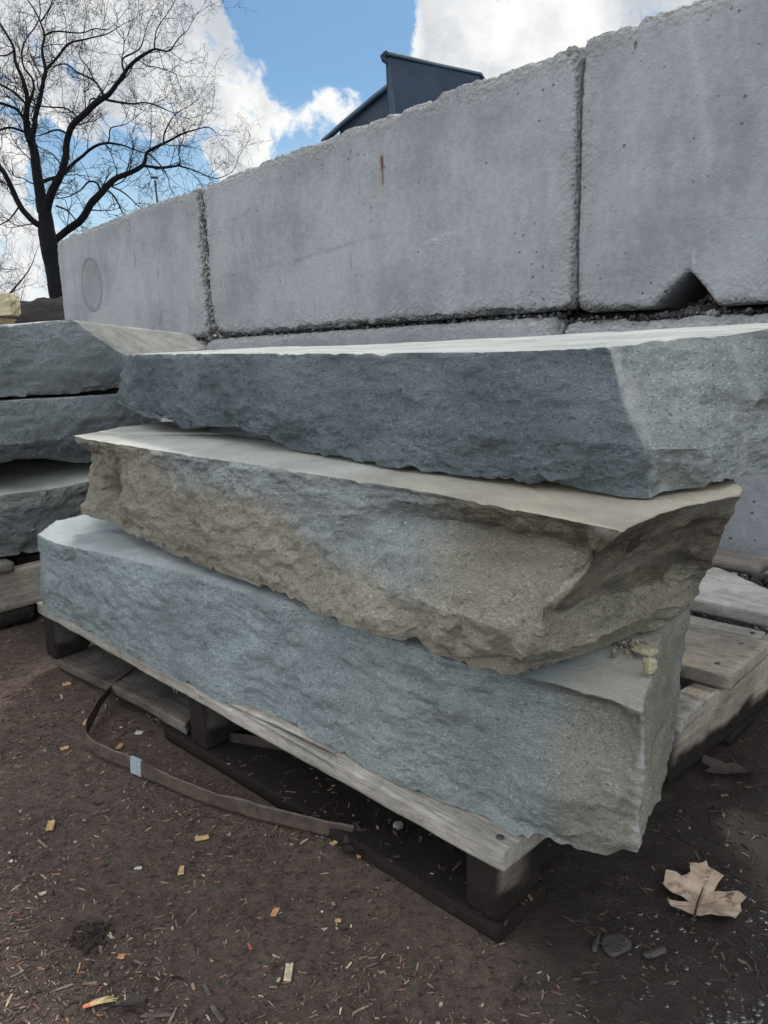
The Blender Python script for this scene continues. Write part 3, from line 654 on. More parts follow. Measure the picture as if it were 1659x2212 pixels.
slab([[[0.9177,0.0568,0.285],[0.8968,0.0688,0.334],[0.8699,0.0684,0.397],[0.858,0.0338,0.425]],[[0.8642,0.0545,0.283],[0.8288,0.0545,0.3334],[0.7832,0.0402,0.3982],[0.763,0.0116,0.427]],[[0.8263,0.0615,0.283],[0.7894,0.0732,0.3337],[0.742,0.0196,0.399],[0.7209,0.0091,0.428]],[[0.7998,0.0608,0.283],[0.7624,0.0623,0.3337],[0.7144,0.0305,0.399],[0.693,0.0079,0.428]],[[0.7299,0.0365,0.283],[0.7034,0.0186,0.3337],[0.6693,0.0219,0.399],[0.6541,0.0082,0.428]],[[0.6643,0.0266,0.283],[0.6368,0.0095,0.3337],[0.6015,0.0143,0.399],[0.5858,0.0062,0.428]],[[0.6188,0.0252,0.283],[0.5861,0.0054,0.3337],[0.5441,0.0114,0.399],[0.5254,0.003,0.428]],[[0.5675,0.0182,0.283],[0.5372,0.0027,0.3337],[0.4981,0.0076,0.399],[0.4808,0.0024,0.428]],[[0.5192,0.0121,0.283],[0.487,0.0,0.3337],[0.4455,0.0048,0.399],[0.4271,0.0005,0.428]],[[0.4323,0.0059,0.283],[0.4088,-0.0012,0.3337],[0.3785,0.0034,0.399],[0.3651,0.0028,0.428]],[[0.3677,0.0043,0.283],[0.3422,-0.0003,0.3337],[0.3095,0.0029,0.399],[0.2949,0.0025,0.428]],[[0.3113,0.0026,0.282],[0.2858,-0.001,0.3331],[0.253,-0.0012,0.3988],[0.2384,-0.0021,0.428]],[[0.2711,-0.0038,0.282],[0.2483,-0.0023,0.3327],[0.219,-0.0004,0.398],[0.206,0.0004,0.427]],[[0.2535,-0.0056,0.28],[0.2267,-0.0042,0.3315],[0.1923,-0.0025,0.3976],[0.177,-0.0017,0.427]],[[0.1896,-0.0147,0.28],[0.1676,-0.0144,0.3315],[0.1393,-0.0008,0.3976],[0.1267,-0.0023,0.427]],[[0.1496,-0.0147,0.28],[0.1289,-0.0171,0.3315],[0.1022,0.0016,0.3976],[0.0904,-0.0043,0.427]],[[0.1276,-0.014,0.281],[0.1024,-0.0218,0.3321],[0.0699,0.003,0.3978],[0.0555,-0.0078,0.427]],[[0.0952,-0.0101,0.282],[0.0725,-0.0233,0.3324],[0.0432,0.0097,0.3972],[0.0302,-0.0079,0.426]],[[0.0766,-0.0092,0.282],[0.0533,-0.0253,0.3324],[0.0232,0.0126,0.3972],[0.0099,-0.0094,0.426]],[[0.0627,-0.0152,0.28],[0.0371,-0.0282,0.3311],[0.0041,0.0111,0.3968],[-0.0105,-0.0123,0.426]],[[0.0451,-0.0117,0.281],[0.0189,-0.0249,0.3317],[-0.0149,0.0116,0.397],[-0.0299,-0.0151,0.426]],[[0.0207,-0.0153,0.279],[-0.0069,-0.027,0.3305],[-0.0423,0.0048,0.3966],[-0.0581,-0.0202,0.426]],[[-0.0043,-0.0092,0.279],[-0.0349,-0.0227,0.3305],[-0.0741,-0.0058,0.3966],[-0.0916,-0.0249,0.426]],[[-0.0134,-0.0053,0.279],[-0.0506,-0.035,0.3233],[-0.069,-0.036,0.3654],[-0.1073,-0.0271,0.426]],[[-0.0216,-0.0008,0.279],[-0.0575,-0.032,0.3222],[-0.0638,-0.037,0.3565],[-0.1178,-0.0243,0.425]],[[-0.0234,0.0112,0.28],[-0.0617,-0.016,0.3201],[-0.0565,0.002,0.3492],[-0.1214,-0.0028,0.427]],[[-0.0314,0.039,0.28],[-0.0694,0.015,0.3169],[-0.0503,0.058,0.3377],[-0.1223,0.0291,0.428]],[[-0.0398,0.0695,0.28],[-0.0801,0.052,0.3211],[-0.0555,0.1,0.3343],[-0.1284,0.0475,0.429]],[[-0.05,0.1095,0.281],[-0.081,0.092,0.3169],[-0.0598,0.13,0.3331],[-0.1331,0.0775,0.429]],[[-0.0589,0.1522,0.281],[-0.0826,0.135,0.3136],[-0.0712,0.148,0.3366],[-0.1408,0.0965,0.43]],[[-0.0655,0.1873,0.282],[-0.0833,0.18,0.3057],[-0.0969,0.15,0.3546],[-0.1477,0.1169,0.43]],[[-0.069,0.22,0.2874],[-0.0836,0.2,0.311],[-0.1085,0.17,0.3477],[-0.1421,0.1435,0.43]],[[-0.0516,0.26,0.2722],[-0.0629,0.25,0.2923],[-0.0879,0.22,0.3317],[-0.1281,0.1615,0.432]],[[0.05,0.5,0.281],[0.045,0.51,0.33],[0.05,0.5,0.39],[0.045,0.495,0.43]],[[0.2,0.56,0.281],[0.195,0.57,0.33],[0.2,0.56,0.39],[0.195,0.555,0.43]],[[0.45,0.58,0.281],[0.445,0.59,0.33],[0.45,0.58,0.39],[0.445,0.575,0.43]],[[0.7,0.55,0.281],[0.695,0.56,0.33],[0.7,0.55,0.39],[0.695,0.545,0.43]],[[0.82,0.42,0.281],[0.815,0.43,0.33],[0.82,0.42,0.39],[0.815,0.415,0.43]],[[0.86,0.25,0.281],[0.855,0.26,0.33],[0.86,0.25,0.39],[0.855,0.245,0.43]],[[0.87,0.12,0.281],[0.865,0.13,0.33],[0.87,0.12,0.39],[0.865,0.115,0.43]],[[0.83,0.06,0.281],[0.825,0.07,0.33],[0.83,0.06,0.39],[0.825,0.055,0.43]]], (.40, .25, .279), M['stoneB'], 'tan and blue stone slab in the middle of the front stack, with a broken overhanging end', seed=2, masks=mB, amp=.0048, extra=notchB, res=.0032)
slab([[[0.6844,0.0887,0.45],[0.9727,0.17,0.465],[0.9306,0.165,0.5058],[0.9185,0.165,0.5476]],[[0.7089,0.1058,0.445],[0.8713,0.15,0.4539],[0.8421,0.14,0.5083],[0.8599,0.15,0.5491]],[[0.6985,0.12,0.4399],[0.7208,0.115,0.4579],[0.7113,0.115,0.5113],[0.7198,0.12,0.5495]],[[0.6412,0.11,0.4398],[0.6344,0.105,0.4726],[0.6329,0.105,0.5129],[0.6425,0.11,0.5491]],[[0.6187,0.105,0.447],[0.6044,0.1,0.4741],[0.5985,0.1,0.5136],[0.5989,0.1,0.5496]],[[0.5036,0.095,0.4516],[0.4862,0.085,0.4797],[0.4828,0.085,0.5158],[0.4908,0.09,0.5488]],[[0.4256,0.082,0.4454],[0.4125,0.07,0.4837],[0.4089,0.07,0.5176],[0.4233,0.08,0.5485]],[[0.3891,0.091,0.431],[0.3556,0.0668,0.4751],[0.3578,0.0718,0.5181],[0.3699,0.0804,0.5479]],[[0.3066,0.0788,0.431],[0.302,0.0772,0.4712],[0.3013,0.0792,0.5132],[0.31,0.0892,0.547]],[[0.1689,0.0566,0.431],[0.1677,0.057,0.4751],[0.1729,0.064,0.5116],[0.1836,0.077,0.5466]],[[0.0677,0.0635,0.431],[0.0605,0.054,0.4726],[0.0663,0.062,0.5097],[0.0736,0.072,0.5464]],[[-0.0049,0.0627,0.431],[-0.0096,0.054,0.473],[-0.0039,0.062,0.5114],[0.0018,0.07,0.5472]],[[-0.0458,0.0632,0.431],[-0.0506,0.052,0.474],[-0.0375,0.06,0.5123],[-0.0298,0.068,0.5483]],[[-0.0781,0.0553,0.431],[-0.0806,0.05,0.4745],[-0.0621,0.06,0.5129],[-0.0491,0.067,0.5488]],[[-0.0994,0.0613,0.431],[-0.0974,0.05,0.4721],[-0.0724,0.06,0.5132],[-0.0563,0.067,0.549]],[[-0.0985,0.0781,0.433],[-0.1027,0.058,0.4715],[-0.0754,0.077,0.5121],[-0.061,0.087,0.5499]],[[-0.107,0.0991,0.434],[-0.111,0.0762,0.4699],[-0.0879,0.1052,0.5104],[-0.0682,0.117,0.5524]],[[-0.1202,0.118,0.434],[-0.1205,0.1056,0.467],[-0.1055,0.1274,0.5093],[-0.0892,0.1412,0.5541]],[[-0.1254,0.1287,0.436],[-0.1247,0.1333,0.4678],[-0.1165,0.1483,0.5081],[-0.1007,0.1619,0.5546]],[[-0.1329,0.161,0.437],[-0.1339,0.1591,0.4693],[-0.1403,0.164,0.5019],[-0.1122,0.17,0.5553]],[[-0.146,0.1848,0.438],[-0.1488,0.175,0.4724],[-0.147,0.19,0.506],[-0.1321,0.2002,0.5593]],[[-0.1546,0.26,0.4379],[-0.1557,0.255,0.4641],[-0.1526,0.255,0.5016],[-0.1418,0.27,0.5607]],[[-0.0699,0.5,0.434],[-0.0699,0.51,0.47],[-0.0699,0.5,0.51],[-0.0699,0.5,0.5665]],[[-0.0084,0.52,0.434],[-0.0084,0.53,0.47],[-0.0084,0.52,0.51],[-0.0084,0.52,0.5656]],[[0.2048,0.54,0.434],[0.2048,0.55,0.47],[0.2048,0.54,0.51],[0.2048,0.54,0.5615]],[[0.4273,0.55,0.434],[0.4273,0.56,0.47],[0.4273,0.55,0.51],[0.4273,0.55,0.5572]],[[0.6997,0.56,0.434],[0.6997,0.57,0.47],[0.6997,0.56,0.51],[0.6997,0.56,0.5518]],[[0.9891,0.57,0.434],[0.9891,0.58,0.47],[0.9891,0.57,0.51],[0.9891,0.57,0.553]],[[1.2965,0.58,0.434],[1.2965,0.59,0.47],[1.2965,0.58,0.51],[1.2965,0.58,0.5486]],[[0.95,0.4,0.45],[1.2461,0.4,0.48],[1.2361,0.4,0.51],[1.2261,0.4,0.5472]],[[0.88,0.27,0.45],[1.0637,0.25,0.48],[1.0537,0.25,0.51],[1.0437,0.25,0.5475]]], (.45, .30, .431), M['stoneC'], 'dark blue grey stone slab on top of the front stack, with a pale angled end', seed=3, masks=mC, res=.0032)
slab([[[1.34,0.1028,0.4662],[1.335,0.1086,0.523],[1.34,0.1179,0.5792],[1.35,0.1263,0.614]],[[1.34,0.1502,0.4656],[1.335,0.1554,0.5208],[1.34,0.1648,0.5781],[1.35,0.1738,0.6165]],[[1.34,0.1998,0.467],[1.33,0.2021,0.5186],[1.34,0.2137,0.577],[1.35,0.2237,0.622]],[[1.34,0.2489,0.4636],[1.328,0.2519,0.5162],[1.335,0.2645,0.5757],[1.35,0.2754,0.6258]],[[1.34,0.3104,0.4634],[1.328,0.3125,0.5132],[1.335,0.3274,0.5824],[1.35,0.2775,0.6257]],[[1.34,0.376,0.4718],[1.33,0.3756,0.4943],[1.34,0.3895,0.5403],[1.351,0.2785,0.6257]],[[1.55,0.66,0.478],[1.56,0.66,0.5],[1.5734,0.66,0.5437],[1.7681,0.66,0.619]],[[1.72,0.89,0.49],[1.73,0.89,0.51],[1.7543,0.9,0.5523],[1.9591,0.95,0.6028]],[[2.0,1.02,0.48],[2.01,1.02,0.52],[2.0,1.02,0.565],[2.0,1.02,0.6]],[[2.2,0.9,0.48],[2.21,0.9,0.52],[2.2,0.9,0.565],[2.2,0.9,0.6]],[[2.35,0.4,0.48],[2.36,0.4,0.52],[2.35,0.4,0.565],[2.35,0.4,0.615]],[[2.3,-0.3,0.48],[2.31,-0.3,0.52],[2.3,-0.3,0.565],[2.3,-0.3,0.615]],[[2.1,-0.55,0.48],[2.11,-0.55,0.52],[2.1,-0.55,0.565],[2.1,-0.55,0.615]],[[1.7,-0.6,0.48],[1.71,-0.6,0.52],[1.7,-0.6,0.565],[1.7,-0.6,0.615]],[[1.4,-0.55,0.48],[1.41,-0.55,0.52],[1.4,-0.55,0.565],[1.4,-0.55,0.615]],[[1.36,-0.3,0.48],[1.37,-0.3,0.52],[1.36,-0.3,0.565],[1.36,-0.3,0.615]]], (1.8, .2, .462), M['stoneL'], 'grey stone slab with a bevelled corner, topmost of the left stack', seed=4, masks=mL1, res=.006)
slab([[[1.35,0.0883,0.3304],[1.32,0.0829,0.3727],[1.32,0.0893,0.4202],[1.33,0.0982,0.4592]],[[1.35,0.1465,0.3307],[1.32,0.1396,0.371],[1.32,0.1459,0.4197],[1.33,0.1552,0.4606]],[[1.35,0.2021,0.3286],[1.32,0.1942,0.3698],[1.32,0.2004,0.4196],[1.33,0.2147,0.4582]],[[1.35,0.2685,0.3029],[1.32,0.2614,0.3622],[1.315,0.2652,0.4139],[1.33,0.2883,0.4569]],[[1.35,0.3578,0.3052],[1.32,0.3474,0.3525],[1.32,0.3534,0.4057],[1.33,0.3643,0.4557]],[[1.36,0.52,0.33],[1.34,0.52,0.37],[1.34,0.52,0.41],[1.35,0.52,0.458]],[[1.5,0.75,0.33],[1.5,0.76,0.37],[1.5,0.76,0.41],[1.5,0.75,0.458]],[[2.2,0.81,0.31],[2.21,0.81,0.36],[2.2,0.81,0.41],[2.2,0.81,0.46]],[[2.35,0.36,0.31],[2.36,0.36,0.36],[2.35,0.36,0.41],[2.35,0.36,0.46]],[[2.3,-0.27,0.31],[2.31,-0.27,0.36],[2.3,-0.27,0.41],[2.3,-0.27,0.46]],[[2.1,-0.495,0.31],[2.11,-0.495,0.36],[2.1,-0.495,0.41],[2.1,-0.495,0.46]],[[1.7,-0.54,0.31],[1.71,-0.54,0.36],[1.7,-0.54,0.41],[1.7,-0.54,0.46]],[[1.4,-0.495,0.31],[1.41,-0.495,0.36],[1.4,-0.495,0.41],[1.4,-0.495,0.46]],[[1.36,-0.27,0.31],[1.37,-0.27,0.36],[1.36,-0.27,0.41],[1.36,-0.27,0.46]]], (1.8, .2, .303), M['stoneL'], 'grey stone slab in the middle of the left stack, half in shadow', seed=5, masks=mL, res=.006)
slab([[[1.3,0.0446,0.1419],[1.29,0.0481,0.1957],[1.29,0.0539,0.2388],[1.3,0.0618,0.2705]],[[1.3,0.1012,0.1363],[1.288,0.1026,0.1849],[1.29,0.1097,0.2337],[1.3,0.1182,0.2681]],[[1.3,0.15,0.1358],[1.288,0.1511,0.1854],[1.29,0.1582,0.2352],[1.3,0.1665,0.2664]],[[1.3,0.222,0.1308],[1.29,0.2233,0.1814],[1.295,0.2324,0.2374],[1.3,0.2386,0.2696]],[[1.3,0.2913,0.1337],[1.29,0.2914,0.1792],[1.295,0.3,0.2314],[1.3,0.3073,0.273]],[[1.32,0.45,0.14],[1.31,0.46,0.18],[1.31,0.46,0.24],[1.32,0.45,0.285]],[[1.5,0.65,0.14],[1.5,0.66,0.18],[1.5,0.66,0.24],[1.5,0.65,0.29]],[[2.35,0.36,0.14],[2.36,0.36,0.19],[2.35,0.36,0.24],[2.35,0.36,0.295]],[[2.3,-0.27,0.14],[2.31,-0.27,0.19],[2.3,-0.27,0.24],[2.3,-0.27,0.295]],[[2.1,-0.495,0.14],[2.11,-0.495,0.19],[2.1,-0.495,0.24],[2.1,-0.495,0.295]],[[1.7,-0.54,0.14],[1.71,-0.54,0.19],[1.7,-0.54,0.24],[1.7,-0.54,0.295]],[[1.4,-0.495,0.14],[1.41,-0.495,0.19],[1.4,-0.495,0.24],[1.4,-0.495,0.295]],[[1.36,-0.27,0.14],[1.37,-0.27,0.19],[1.36,-0.27,0.24],[1.36,-0.27,0.295]]], (1.8, .2, .131), M['stoneL'], 'brownish grey stone slab at the bottom of the left stack, on the left pallet', seed=6, masks=mL3, res=.006, amp=.006)

# thin shards and crumbs lying on the slabs
def shard(name, pts, z0, z1, material, label, seed, cat='stone shard'):
    c = np.mean(pts, 0); colz = [[[p[0], p[1], z0], [p[0] + (c[0] - p[0]) * .04, p[1] + (c[1] - p[1]) * .04, z1]] for p in pts]
    V, F, side, lev, top = loft(colz, .004)
    V = V + normals(V, F) * (fbm(V, 60, 4, .6, seed) * .0016)[:, None]
    org = np.array([-c[0], c[1], z0])
    att = {'side': side, 'rim': side * 0, 'm': side * 0 + .2, 'p': side * 0}
    return obj(name, make_mesh(name, V - org, F, material, att), None, W(c[0], c[1], z0), ANG, label, cat)
shard('stone_shard', [(.45, .145), (.47, .135), (.60, .145), (.655, .155), (.66, .22), (.56, .25), (.46, .22)][::-1], .431, .4465, M['stoneC'], 'thin stone shard wedged under the top slab near its left end', 31)
shard('stone_shard', [(.615, .055), (.60, .066), (.585, .068), (.575, .062), (.59, .056)][::-1], .2695, .2725, M['stoneA'], 'tiny thin flake lying on top of the bottom slab at its left', 32)
M['crumb'] = simple('yellow_crumb', (.34, .31, .21), .9, bump=(260, .004), vs=120)
rock('stone_crumb', W(-.1025, .066, .280), (.011, .012, .019), M['crumb'], 5, 'small yellow stone crumb on the right corner of the bottom slab', 'stone crumb', rz=.4, res=12)
rock('mortar_lump', W(-.082, .100, .283), (.026, .016, .008), M['crumb'], 8, 'flat crumbly lump beside the yellow crumb on the bottom slab', 'stone crumb', rz=ANG, res=14)

# ---------------------------------------------------------------- pallets
def pallet_main():
    root = obj('wooden_pallet', None, None, W(.5, .5, 0), ANG, 'weathered wooden pallet under the front stack, its bottom board broken', 'pallet', 'wooden pallets under the stone stacks')
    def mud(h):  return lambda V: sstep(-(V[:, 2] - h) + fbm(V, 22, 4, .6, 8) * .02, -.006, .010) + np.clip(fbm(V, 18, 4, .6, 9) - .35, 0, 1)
    # three stringers running back under the stones; local X of each board runs along b
    bz = math.atan2(E2[1], E2[0])
    for i, a0 in enumerate((.008, .490, .970)):
        def fork(V):
            V = V.copy(); x = V[:, 0]; k = sstep(x, .060, .080) * sstep(x, .335, .305) + sstep(x, .70, .72) * sstep(x, .95, .92); k = k * (V[:, 2] < .07)
            V[:, 2] = V[:, 2] + np.clip(.044 - V[:, 2], 0, 1) * k; return V
        board('stringer', (1.06, .038, .082), W(a0, .002, .0165), bz - (.072 if i == 0 else 0), M['wood' if i == 0 else 'wood_grey'], root, 20 + i, .005, .003, (lambda V: np.maximum(mud(.030)(V), np.maximum(sstep(-V[:, 0], -.006, -.002) * .97, sstep(-V[:, 0], -.36, -.33) * (.55 + .5 * fbm(V, 20, 4, .6, 3) + sstep(V[:, 0], .02, .06) * .5)))), shape=fork)  # mud and dark end grain, plus overhang shade painted along the side
    # front top board (narrow, split) and deck boards behind it: local X runs along -a
    def torn(V):
        V = V.copy(); x = V[:, 0]; k = fbm(V * np.array([.3, 1, 1]), 30, 4, .6, 12)
        low = (V[:, 2] < .006) & (V[:, 1] < .03)
        V[:, 2] += np.where(low, np.clip(k, 0, 1) * .010 * np.exp(-((x - .62) / .16) ** 2), 0)
        split = np.exp(-((V[:, 2] - .013 + (x - .75) * .03) / .002) ** 2) * (V[:, 1] < .01) * (x > .52) * (x < .80)
        V[:, 1] += split * .004
        return V
    b = board('deck_board', (1.028, .092, .0205), W(1.009, -.003, .0995), ANG - .0204, M['wood_fresh'], root, 30, .0035, .0012, lambda V: np.clip(fbm(V, 25, 5, .65, 5) - .1, 0, 1) * .8 + sstep(-V[:, 0], -.12, 0) * .3, shape=torn)
    b['label'] = 'split front deck board with pale torn edge'
    def sliver(V):
        V = V.copy(); L = V[:, 0].max(); k = V[:, 0] / L
        V[:, 1] = V[:, 1] * (1 - .8 * k ** 2) + .004 * k; V[:, 2] = V[:, 2] * (1 - .7 * k) + .003 * np.sin(k * 3) + .004 * k ** 2
        return V
    s = board('splinter', (.19, .016, .006), W(.40, -.0165, .1195), ANG + .0, M['wood_fresh'], root, 33, .003, .001, shape=sliver); s['label'] = 'long pale sliver peeling off the front board'
    for k_, (a_, sc, an) in enumerate(((.545, .016, 2.2), (.54, .012, 1.9), (.536, .014, 2.5), (.523, .009, 2.4))):
        V, F = tube([(0, 0, 0), (.002, -.002, -sc * .6), (.005, -.004, -sc)], [.0011, .0009, .0002], 4)
        o = obj('splinter', make_mesh('splinter', V, F, M['wood_fresh'], {'dirt': np.zeros(len(V))}), root); o.matrix_basis = root.matrix_basis.inverted() @ Matrix.Translation(Vector(W(a_, -.010, .103).tolist())) @ Matrix.Rotation(an, 4, 'Z')
    board('deck_board', (.78, .140, .018), W(1.0, .20, .1), ANG, M['wood_grey'], root, 34, .008)
    board('deck_board', (1.037, .158, .020), W(1.0, .457, .1005), ANG, M['wood'], root, 35, .005, .0015, lambda V: np.clip(fbm(V, 30, 5, .7, 15) - .12, 0, 1) * 1.2)
    b = board('deck_board', (1.018, .034, .019), W(1.0, .6165, .1005), ANG, M['wood_fresh'], root, 36, .004, .0015, lambda V: np.clip(fbm(V, 30, 5, .7, 16) - .3, 0, 1)); b['label'] = 'narrow pale deck strip behind the wide one'
    # broken rear deck board: its right end snapped off diagonally
    def diag(V):
        V = V.copy(); cut = .86 + .30 * (1 - V[:, 1] / .20); V[:, 0] = np.minimum(V[:, 0], cut + fbm(V, 40, 3, .5, 3) * .006); return V
    b = board('deck_board', (1.16, .20, .024), W(1.02, .735, .094), ANG, M['wood_pale'], root, 37, .006, .0015, lambda V: np.clip(fbm(V, 22, 4, .6, 17) - .25, 0, 1), shape=diag); b['label'] = 'rear deck board snapped off at an angle'
    board('deck_board', (.9, .09, .019), W(1.0, .98, .1), ANG, M['wood_grey'], root, 38, .01)
    # bottom boards: the front one is broken in the middle
    def jag(V):
        V = V.copy(); L = V[:, 0].max(); e = V[:, 0] > L * .8
        lim = L * (.985 - .26 * np.clip((.10 - V[:, 1]) / .10, 0, 1) * 0) - .05 * (V[:, 1] / .1) + fbm(V * np.array([.2, 1, 1]), 60, 3, .6, 5) * .01
        V[:, 0] = np.where(e, np.minimum(V[:, 0], lim), V[:, 0]); V[:, 2] += .016 * sstep(V[:, 0], .02, .35); return V
    b = board('bottom_board', (.455, .10, .016), W(1.0, .006, .001), ANG, M['wood_grey'], root, 40, .004, .0015, lambda V: .55 + fbm(V, 14, 4, .6, 18) * .6 - sstep(V[:, 0], .3, .45) * .4 * (V[:, 1] < .03), shape=jag); b['label'] = 'snapped left half of the bottom board'
    b = board('bottom_board', (.598, .085, .017), W(.60, -.001, -.002), ANG, M['wood_shade'], root, 41, .005, .0015, lambda V: .9 + fbm(V, 14, 4, .6, 19) * .6)
    b = board('bottom_board', (1.03, .09, .016), W(1.0, .5, .001), ANG, M['wood_shade'], root, 42, .01)
    def stub(V):
        V = V.copy(); k = V[:, 0] / .085; V[:, 2] = V[:, 2] * (1 - .15 * k) + .012 * (V[:, 1] / .03); V[:, 1] = V[:, 1] * (1 - .75 * k ** 1.5) + fbm(V, 60, 3, .5, 6) * .002; return V
    b = board('broken_stub', (.055, .075, .016), W(.022, .315, .0985), ANG, M['wood_fresh'], root, 43, .003, .001, lambda V: np.clip(fbm(V, 60, 3, .6, 3), 0, 1)); b['label'] = 'snapped stub of a deck board beside the slab'
    for a_, b_, z_ in ((-.004, -.008, .1205), (-.008, .49, .1205), (-.008, .578, .1205), (-.006, .632, .1200), (.51, -.006, .1203), (-.008, .78, .1180)):
        V, F = tube([(0, 0, -.004), (0, 0, .0004), (0, 0, .0007)], [.0038, .0038, .001], 10)
        o = obj('nail', make_mesh('nail', V, F, M['pole']), root); o.matrix_basis = root.matrix_basis.inverted() @ Matrix.Translation(Vector(W(a_, b_, z_).tolist()))
    return root
pallet_main()

def pallet_left():
    root = obj('wooden_pallet', None, None, W(1.8, .2, 0), ANG, 'grey wooden pallet under the left stack, seen from its side', 'pallet', 'wooden pallets under the stone stacks')
    bz = math.atan2(E2[1], E2[0])
    mud = lambda V: sstep(-(V[:, 2] - .008) + fbm(V, 22, 4, .6, 8) * .01, -.006, .01) * .7 + np.clip(fbm(V, 18, 4, .6, 9) - .3, 0, 1)
    for i, a0 in enumerate((1.28, 1.70, 2.16)):
        board('stringer', (1.3, .038, .086), W(a0, -.5, .027), bz, M['wood'], root, 50 + i, .006, .003, mud)
    for i, b0 in enumerate((-.48, -.30, -.135, .50, .68)):
        board('deck_board', (.95, .10 if i < 2 else .195 if i == 2 else .1, .020), W(2.22, b0, .1135), ANG, M['wood_grey'], root, 55 + i, .008)
    for i, b0 in enumerate((-.49, .0, .62)):
        board('bottom_board', (.95, .09, .026), W(2.22, b0, .0), ANG, M['wood_shade'], root, 60 + i, .01)
    return root
pallet_left()

# ---------------------------------------------------------------- steel strap
def ribbon(name, path, hgt, mat_, parent=None, thick=.0009, label=None, cat=None):
    """path rows: x, y, z_bottom, lean_x, lean_y, lean_z (vector from the lower to the upper edge)"""
    P = np.array(path, float); n = 14; t = np.linspace(0, len(P) - 1, (len(P) - 1) * n + 1); i = np.clip(t.astype(int), 0, len(P) - 2); f = (t - i)[:, None]
    def cr(k): return P[np.clip(k, 0, len(P) - 1)]
    a, b, c, d = cr(i - 1), cr(i), cr(i + 1), cr(i + 2)
    Q = .5 * ((2 * b) + (-a + c) * f + (2 * a - 5 * b + 4 * c - d) * f ** 2 + (-a + 3 * b - 3 * c + d) * f ** 3)
    lo = Q[:, :3]; up = Q[:, 3:] / np.linalg.norm(Q[:, 3:], axis=1, keepdims=True) * hgt
    T = np.gradient(lo, axis=0); T /= np.linalg.norm(T, axis=1, keepdims=True); N = np.cross(T, up); N /= np.linalg.norm(N, axis=1, keepdims=True)
    rows = []
    K = 6
    for k in range(K + 1): rows.append(lo + up * k / K + N * thick / 2)
    for k in range(K, -1, -1): rows.append(lo + up * k / K - N * thick / 2)
    G = np.array(rows); G = G + (fbm(G.reshape(-1, 3), 16, 3, .5, 5) * .0022).reshape(G.shape[0], G.shape[1], 1)
    m, nn, _ = G.shape; I = np.arange(m * nn).reshape(m, nn)
    F = np.concatenate([np.stack([I[k], np.roll(I, -1, 0)[k], np.roll(np.roll(I, -1, 0)[k], -1), np.roll(I[k], -1)], 1)[:-1] for k in range(m)])
    base = lo[0].copy(); V = G.reshape(-1, 3) - base
    o = obj(name, make_mesh(name, V, F, mat_), parent, base if parent is None else None, None, label, cat)
    return o, lo, up, N
path = [(-.395, 1.235, .040, .2, .5, .7), (-.430, 1.205, .030, .5, .3, .5), (-.455, 1.175, .012, .5, .2, .8), (-.461, 1.135, .004, .25, -.15, .9), (-.457, 1.090, .001, .12, -.1, 1), (-.450, 1.045, .001, .05, -.1, 1), (-.436, 1.008, .001, .04, -.05, 1), (-.418, .987, .001, .05, -.04, 1), (-.380, .960, .001, .06, -.04, 1), (-.342, .934, .001, .08, -.06, 1), (-.314, .914, .001, .09, -.07, 1),
        (-.233, .861, .001, .1, -.1, 1), (-.185, .835, .001, .1, -.1, 1), (-.126, .805, .001, .12, -.1, 1), (-.085, .789, .001, .14, -.12, 1), (-.049, .776, .002, .18, -.1, 1)]
st, lo, up, NN = ribbon('steel_strap', path, .0225, M['strap'], None, .0010, 'rusty brown steel strap standing on edge in a loop on the dirt', 'strap')
def strap_piece(name, i0, i1, off, mat_, grow=.0008):
    rows = []
    for s_ in (1, -1):
        for k in (0, 1):
            e = (k if s_ == 1 else 1 - k)
            rows.append(lo[i0:i1] - up[i0:i1] / .0225 * (grow if e == 0 else -grow) + up[i0:i1] * e + NN[i0:i1] * off * s_)
    G = np.array(rows) - lo[0]; m, nn, _ = G.shape; I = np.arange(m * nn).reshape(m, nn)
    F = [list(map(int, q)) for q in np.concatenate([np.stack([I[k], np.roll(I, -1, 0)[k], np.roll(np.roll(I, -1, 0)[k], -1), np.roll(I[k], -1)], 1)[:-1] for k in range(m)])]
    F += [[int(x) for x in I[:, 0]], [int(x) for x in I[::-1, -1]]]
    return obj(name, make_mesh(name, G.reshape(-1, 3), F, mat_, smooth=False), st)
strap_piece('clip', 14 * 9 - 4, 14 * 9 + 5, .0018, M['clip'], .0010)
strap_piece('overlap_end', 14 * 9 + 5, 14 * 10 + 1, .0014, M['strap'], .0002)
p2 = [tuple(W(a, b, z)) + (0.1, 0.05, 1) for a, b, z in ((.60, .02, .018), (.55, .02, .014), (.48, .045, .014), (.40, .075, .015), (.30, .09, .016), (.20, .095, .018), (.10, .12, .016))]
ribbon('steel_strap', p2, .015, M['leaf_dark'], None, .0009, 'dark second length of strap curving through the gap under the pallet', 'strap')

